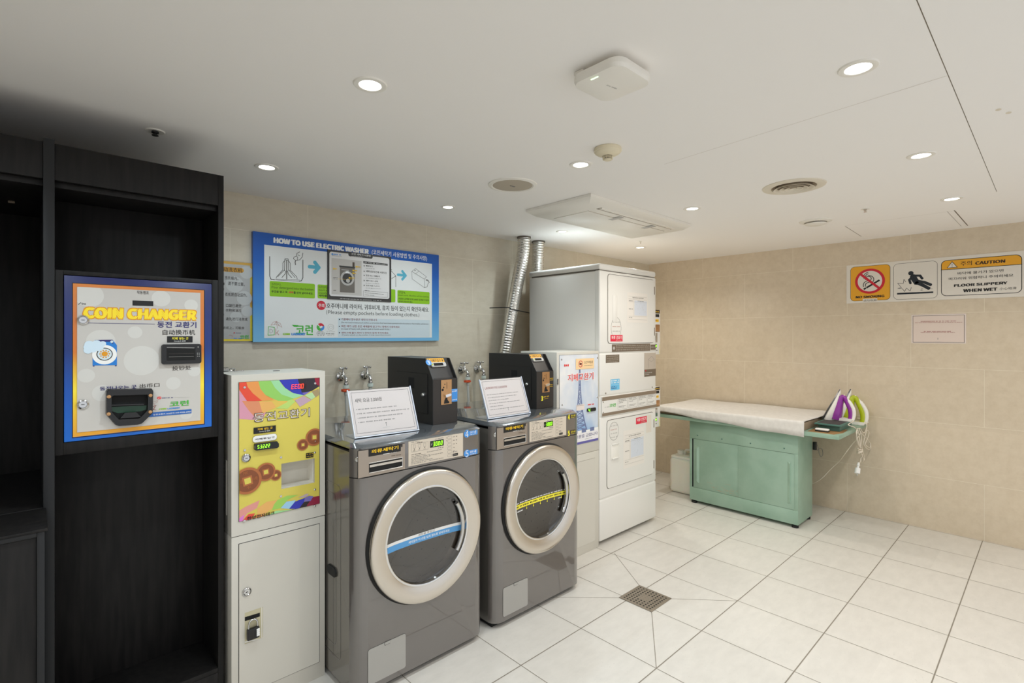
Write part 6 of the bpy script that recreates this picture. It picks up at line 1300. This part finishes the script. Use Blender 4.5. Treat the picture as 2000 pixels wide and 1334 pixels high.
# irons
def iron(base, label, hc_, body_c, yaw, scale=1.0):
    rgt = Vector((math.cos(yaw), math.sin(yaw), 0)); nn = Vector((rgt.y, -rgt.x, 0)); up = Vector((0, 0, 1)); B0 = Vector(base)
    Pt = lambda x, z, d=0: B0+rgt*(x*scale)+up*(z*scale)+nn*(d*scale)
    t = thing('clothes_iron', label, 'iron', base, 'irons on the ironing table')
    L_ = [(.0, 0, .078, .050), (.03, .014, .086, .056), (.08, .038, .096, .053), (.13, .062, .106, .045), (.18, .086, .113, .031), (.22, .104, .118, .017), (.245, .1135, .1175, .004)]
    b = MB(); n = 18; vs = []; fs = []
    for z, xl, xr, hw in L_:
        for k in range(n):
            a = 2*math.pi*k/n; ca, sa = math.cos(a), math.sin(a); cx, rx = (xl+xr)/2, (xr-xl)/2
            sgn = lambda q, e: math.copysign(abs(q)**e, q)
            vs.append(Pt(cx-rx*sgn(ca, .55) if ca > 0 else cx-rx*ca*1.0, z, hw*sgn(sa, .7)))
    for j in range(len(L_)-1):
        for k in range(n): fs.append((j*n+k, j*n+(k+1) % n, (j+1)*n+(k+1) % n, (j+1)*n+k))
    fs += [list(range(n))[::-1], [(len(L_)-1)*n+k for k in range(n)]]; b.add(vs, fs, body_c); b.build('body', t, ang=50)
    b = MB(); vs = []
    for z, xl, xr, hw in L_:
        for dx_ in (-.004, .004):
            for s_ in (-1, 1): vs.append(Pt(xl+dx_, z, s_*(hw*.98+.002)))
    fs = []
    for j in range(len(L_)-1):
        o = j*4; fs += [(o, o+1, o+5, o+4), (o+2, o+6, o+7, o+3), (o, o+4, o+6, o+2), (o+1, o+3, o+7, o+5)]
    fs += [(0, 2, 3, 1), (24, 25, 27, 26)]; b.add(vs, fs, M['sole']); b.build('soleplate', t, smooth=False)
    b = MB()
    b.tube(catmull([Pt(.086, .010), Pt(.097, .06), Pt(.108, .115), Pt(.118, .165), Pt(.127, .192)], 8), [q*scale for q in [.034-.0001*k for k in range(8)]+[.033-.0008*k for k in range(8)]+[.0266-.0008*k for k in range(8)]+[.02-.0006*k for k in range(9)]], hc_, 16)
    b.v = [Vector(v)+nn*((Vector(v)-B0).dot(nn)*.62) for v in b.v]
    b.tube(catmull([Pt(.122, .186), Pt(.142, .182), Pt(.166, .135), Pt(.183, .082), Pt(.186, .035), Pt(.178, .006)], 7), [.017*scale]*36, hc_, 14); b.build('handle', t)
    b = MB(); b.tube(catmull([Pt(.135, .198), Pt(.172, .155), Pt(.202, .1), Pt(.206, .05), Pt(.196, .008)], 6), [.010*scale]*6+[.014*scale]*19, body_c, 12); b.prism([(0, 0), (.195, 0), (.2, .012), (.19, .02), (.06, .022), (.01, .02)], -.03*scale, .03*scale, B0, rgt*scale, up*scale, body_c); b.build('rear_cover', t)
    b = MB(); b.lathe(Pt(.150, .165), (rgt*.7+up*.7), [(.012, 0), (.013, .008), (.010, .014), (0, .015)], hc_ if hc_ is M['limep'] else body_c, 16); b.lathe(Pt(.185, .125), (rgt*.9+up*.4), [(.010, 0), (.010, .008), (0, .011)], hc_ if hc_ is M['limep'] else body_c, 16); b.build('steam_knob', t)
    return t, Pt
yw = math.radians(-89)
b1 = Vector((4.685, 1.195, BT+.056)) - Vector((.02, -1, 0))*.095
i1, P1 = iron(b1, 'white and purple clothes iron standing on the green iron rest', M['purple'], M['wht_pl'], yw)
i2, P2 = iron((4.93, 1.296, BT+.001), 'white and lime green clothes iron standing behind the purple one', M['limep'], M['wht_pl'], yw+.08, 1.16)
# cords
def cz(x, y, dep=1.062): p = onY(1540+x/5.13, 720+y/5.13, dep); return p
def cord(parent, pts, k=7): b = MB(); b.tube(catmull(pts, k), .0034, M['cord'], 8); return b.build('cord', parent)
rest = P1(.176, .002)
cord(i1, [rest, rest+Vector((.01, -.03, .004)), cz(600, 562, 1.09), cz(660, 588), cz(690, 625), cz(680, 690), cz(705, 790), cz(745, 900), cz(748, 930, 1.055), cz(735, 870, 1.05), cz(700, 740, 1.05), cz(680, 640, 1.05), cz(700, 600, 1.055), cz(725, 660, 1.05), cz(735, 780, 1.048), cz(760, 890, 1.05), cz(755, 915, 1.045), cz(725, 830, 1.045), cz(712, 700, 1.045), cz(695, 620, 1.045)])
b = MB(); 
for k in range(4):
    c = cz(715, 800+k*13, 1.05); b.tube(catmull([c+Vector((.032*math.cos(a), .017*math.sin(a), .006*math.sin(a+k))) for a in [q*math.pi/4 for q in range(8)]], 4, True), .0034, M['cord'], 8, True)
b.tube(catmull([cz(740, 860, 1.05), cz(725, 900, 1.05), cz(720, 930, 1.05), cz(703, 955, 1.05)], 6), .0034, M['cord'], 8); b.build('cord_bundle', i1)
b = MB(); a, c, e2 = cz(703, 945, 1.05), cz(697, 975, 1.05), cz(688, 1050, 1.05); b.tube([a, c], [.008, .011], M['white'], 12); b.tube([c, c+(e2-c)*.25, c+(e2-c)*.3, e2], [.007, .008, .018, .019], M['white'], 14)
for s_ in (-1, 1): b.tube([e2+Vector((.007*s_, 0, 0)), e2+Vector((.007*s_, 0, -.017))], .0024, M['chrome'], 8)
b.build('plug', i1)
r2 = P2(.18, .004)
cord(i2, [r2, r2+Vector((.015, -.04, .02)), cz(690, 495, 1.12), cz(760, 520, 1.07), cz(785, 570, 1.05), cz(770, 630, 1.05), cz(745, 640, 1.055), cz(720, 600, 1.06), cz(712, 620, 1.055), cz(760, 680, 1.05), cz(800, 720, 1.05), cz(825, 780, 1.05), cz(800, 810, 1.05), cz(755, 760, 1.05), cz(760, 700, 1.05), cz(785, 620, 1.05), cz(806, 640, 1.045), cz(795, 690, 1.045), cz(770, 760, 1.045), cz(815, 790, 1.045), cz(822, 745, 1.045)])
pw = onX(1601, 937, 4.85)
cord(i2, [cz(720, 640, 1.055), cz(690, 700, 1.06), cz(640, 755, 1.10), cz(560, 860, 1.16), cz(510, 925, 1.22), cz(430, 1000, 1.28), pw, pw+Vector((.05, .12, -.08)), (5.0, 1.75, .12)], 8)

# ---------------------------------------------------------------- jerrycan and floor drain
jx0, jx1, jy0, jy1 = 4.485, 4.73, 2.30, 2.56
t = thing('jerrycan', 'milky white plastic jerrycan on the floor beside the green table', 'jerrycan', ((jx0+jx1)/2, (jy0+jy1)/2, 0))
b = MB(); b.box(jx0, jx1, jy0, jy1, .002, .335, M['jug'], .035, 5); b.box(jx0+.012, jx1-.012, jy0+.012, jy1-.012, .32, .352, M['jug'], .012, 3); b.build('body', t)
b = MB(); cy_, cx_ = (jy0+jy1)/2, (jx0+jx1)/2; b.tube(catmull([(cx_, jy0+.045, .345), (cx_, jy0+.05, .385), (cx_, jy0+.075, .398), (cx_, jy0+.13, .398), (cx_, jy0+.155, .385), (cx_, jy0+.16, .345)], 6), .012, M['jug'], 12); b.build('carry_handle', t)
b = MB(); b.lathe((cx_, jy1-.06, .35), (0, 0, 1), [(.03, 0), (.03, .008), (.033, .009), (.033, .036), (.03, .039), (0, .039)], M['wht_pl'], 26); b.build('cap', t)
t = thing('floor_drain', 'square perforated metal floor drain set among the floor tiles', 'drain', ((DX0+DX1)/2, (DY0+DY1)/2, 0))
b = MB(); 
for q in ((DX0, DX1, DY0, DY0+.012), (DX0, DX1, DY1-.012, DY1), (DX0, DX0+.012, DY0+.012, DY1-.012), (DX1-.012, DX1, DY0+.012, DY1-.012)): b.box(*q, .0006, .004, M['drain'], .0008)
b.build('frame', t)
b = MB(); gx0, gx1, gy0, gy1 = DX0+.0125, DX1-.0125, DY0+.0125, DY1-.0125; b.box(gx0, gx1, gy0, gy1, .0006, .0032, M['drain']); g = Panel(b, (0, 0, .0033), (1, 0, 0), (0, 1, 0)); n = 9
for i in range(n):
    for j in range(n):
        x, y = gx0+(gx1-gx0)*(i+.5)/n, gy0+(gy1-gy0)*(j+.5)/n; mid_ = 2 < i < 6 and 2 < j < 6; s_ = .0030 if mid_ else .0066
        g.poly_uv([(x-s_, y), (x, y-s_), (x+s_, y), (x, y+s_)], M['taupe_d'] if mid_ else M['dark'], .4)
b.build('grate', t, smooth=False)
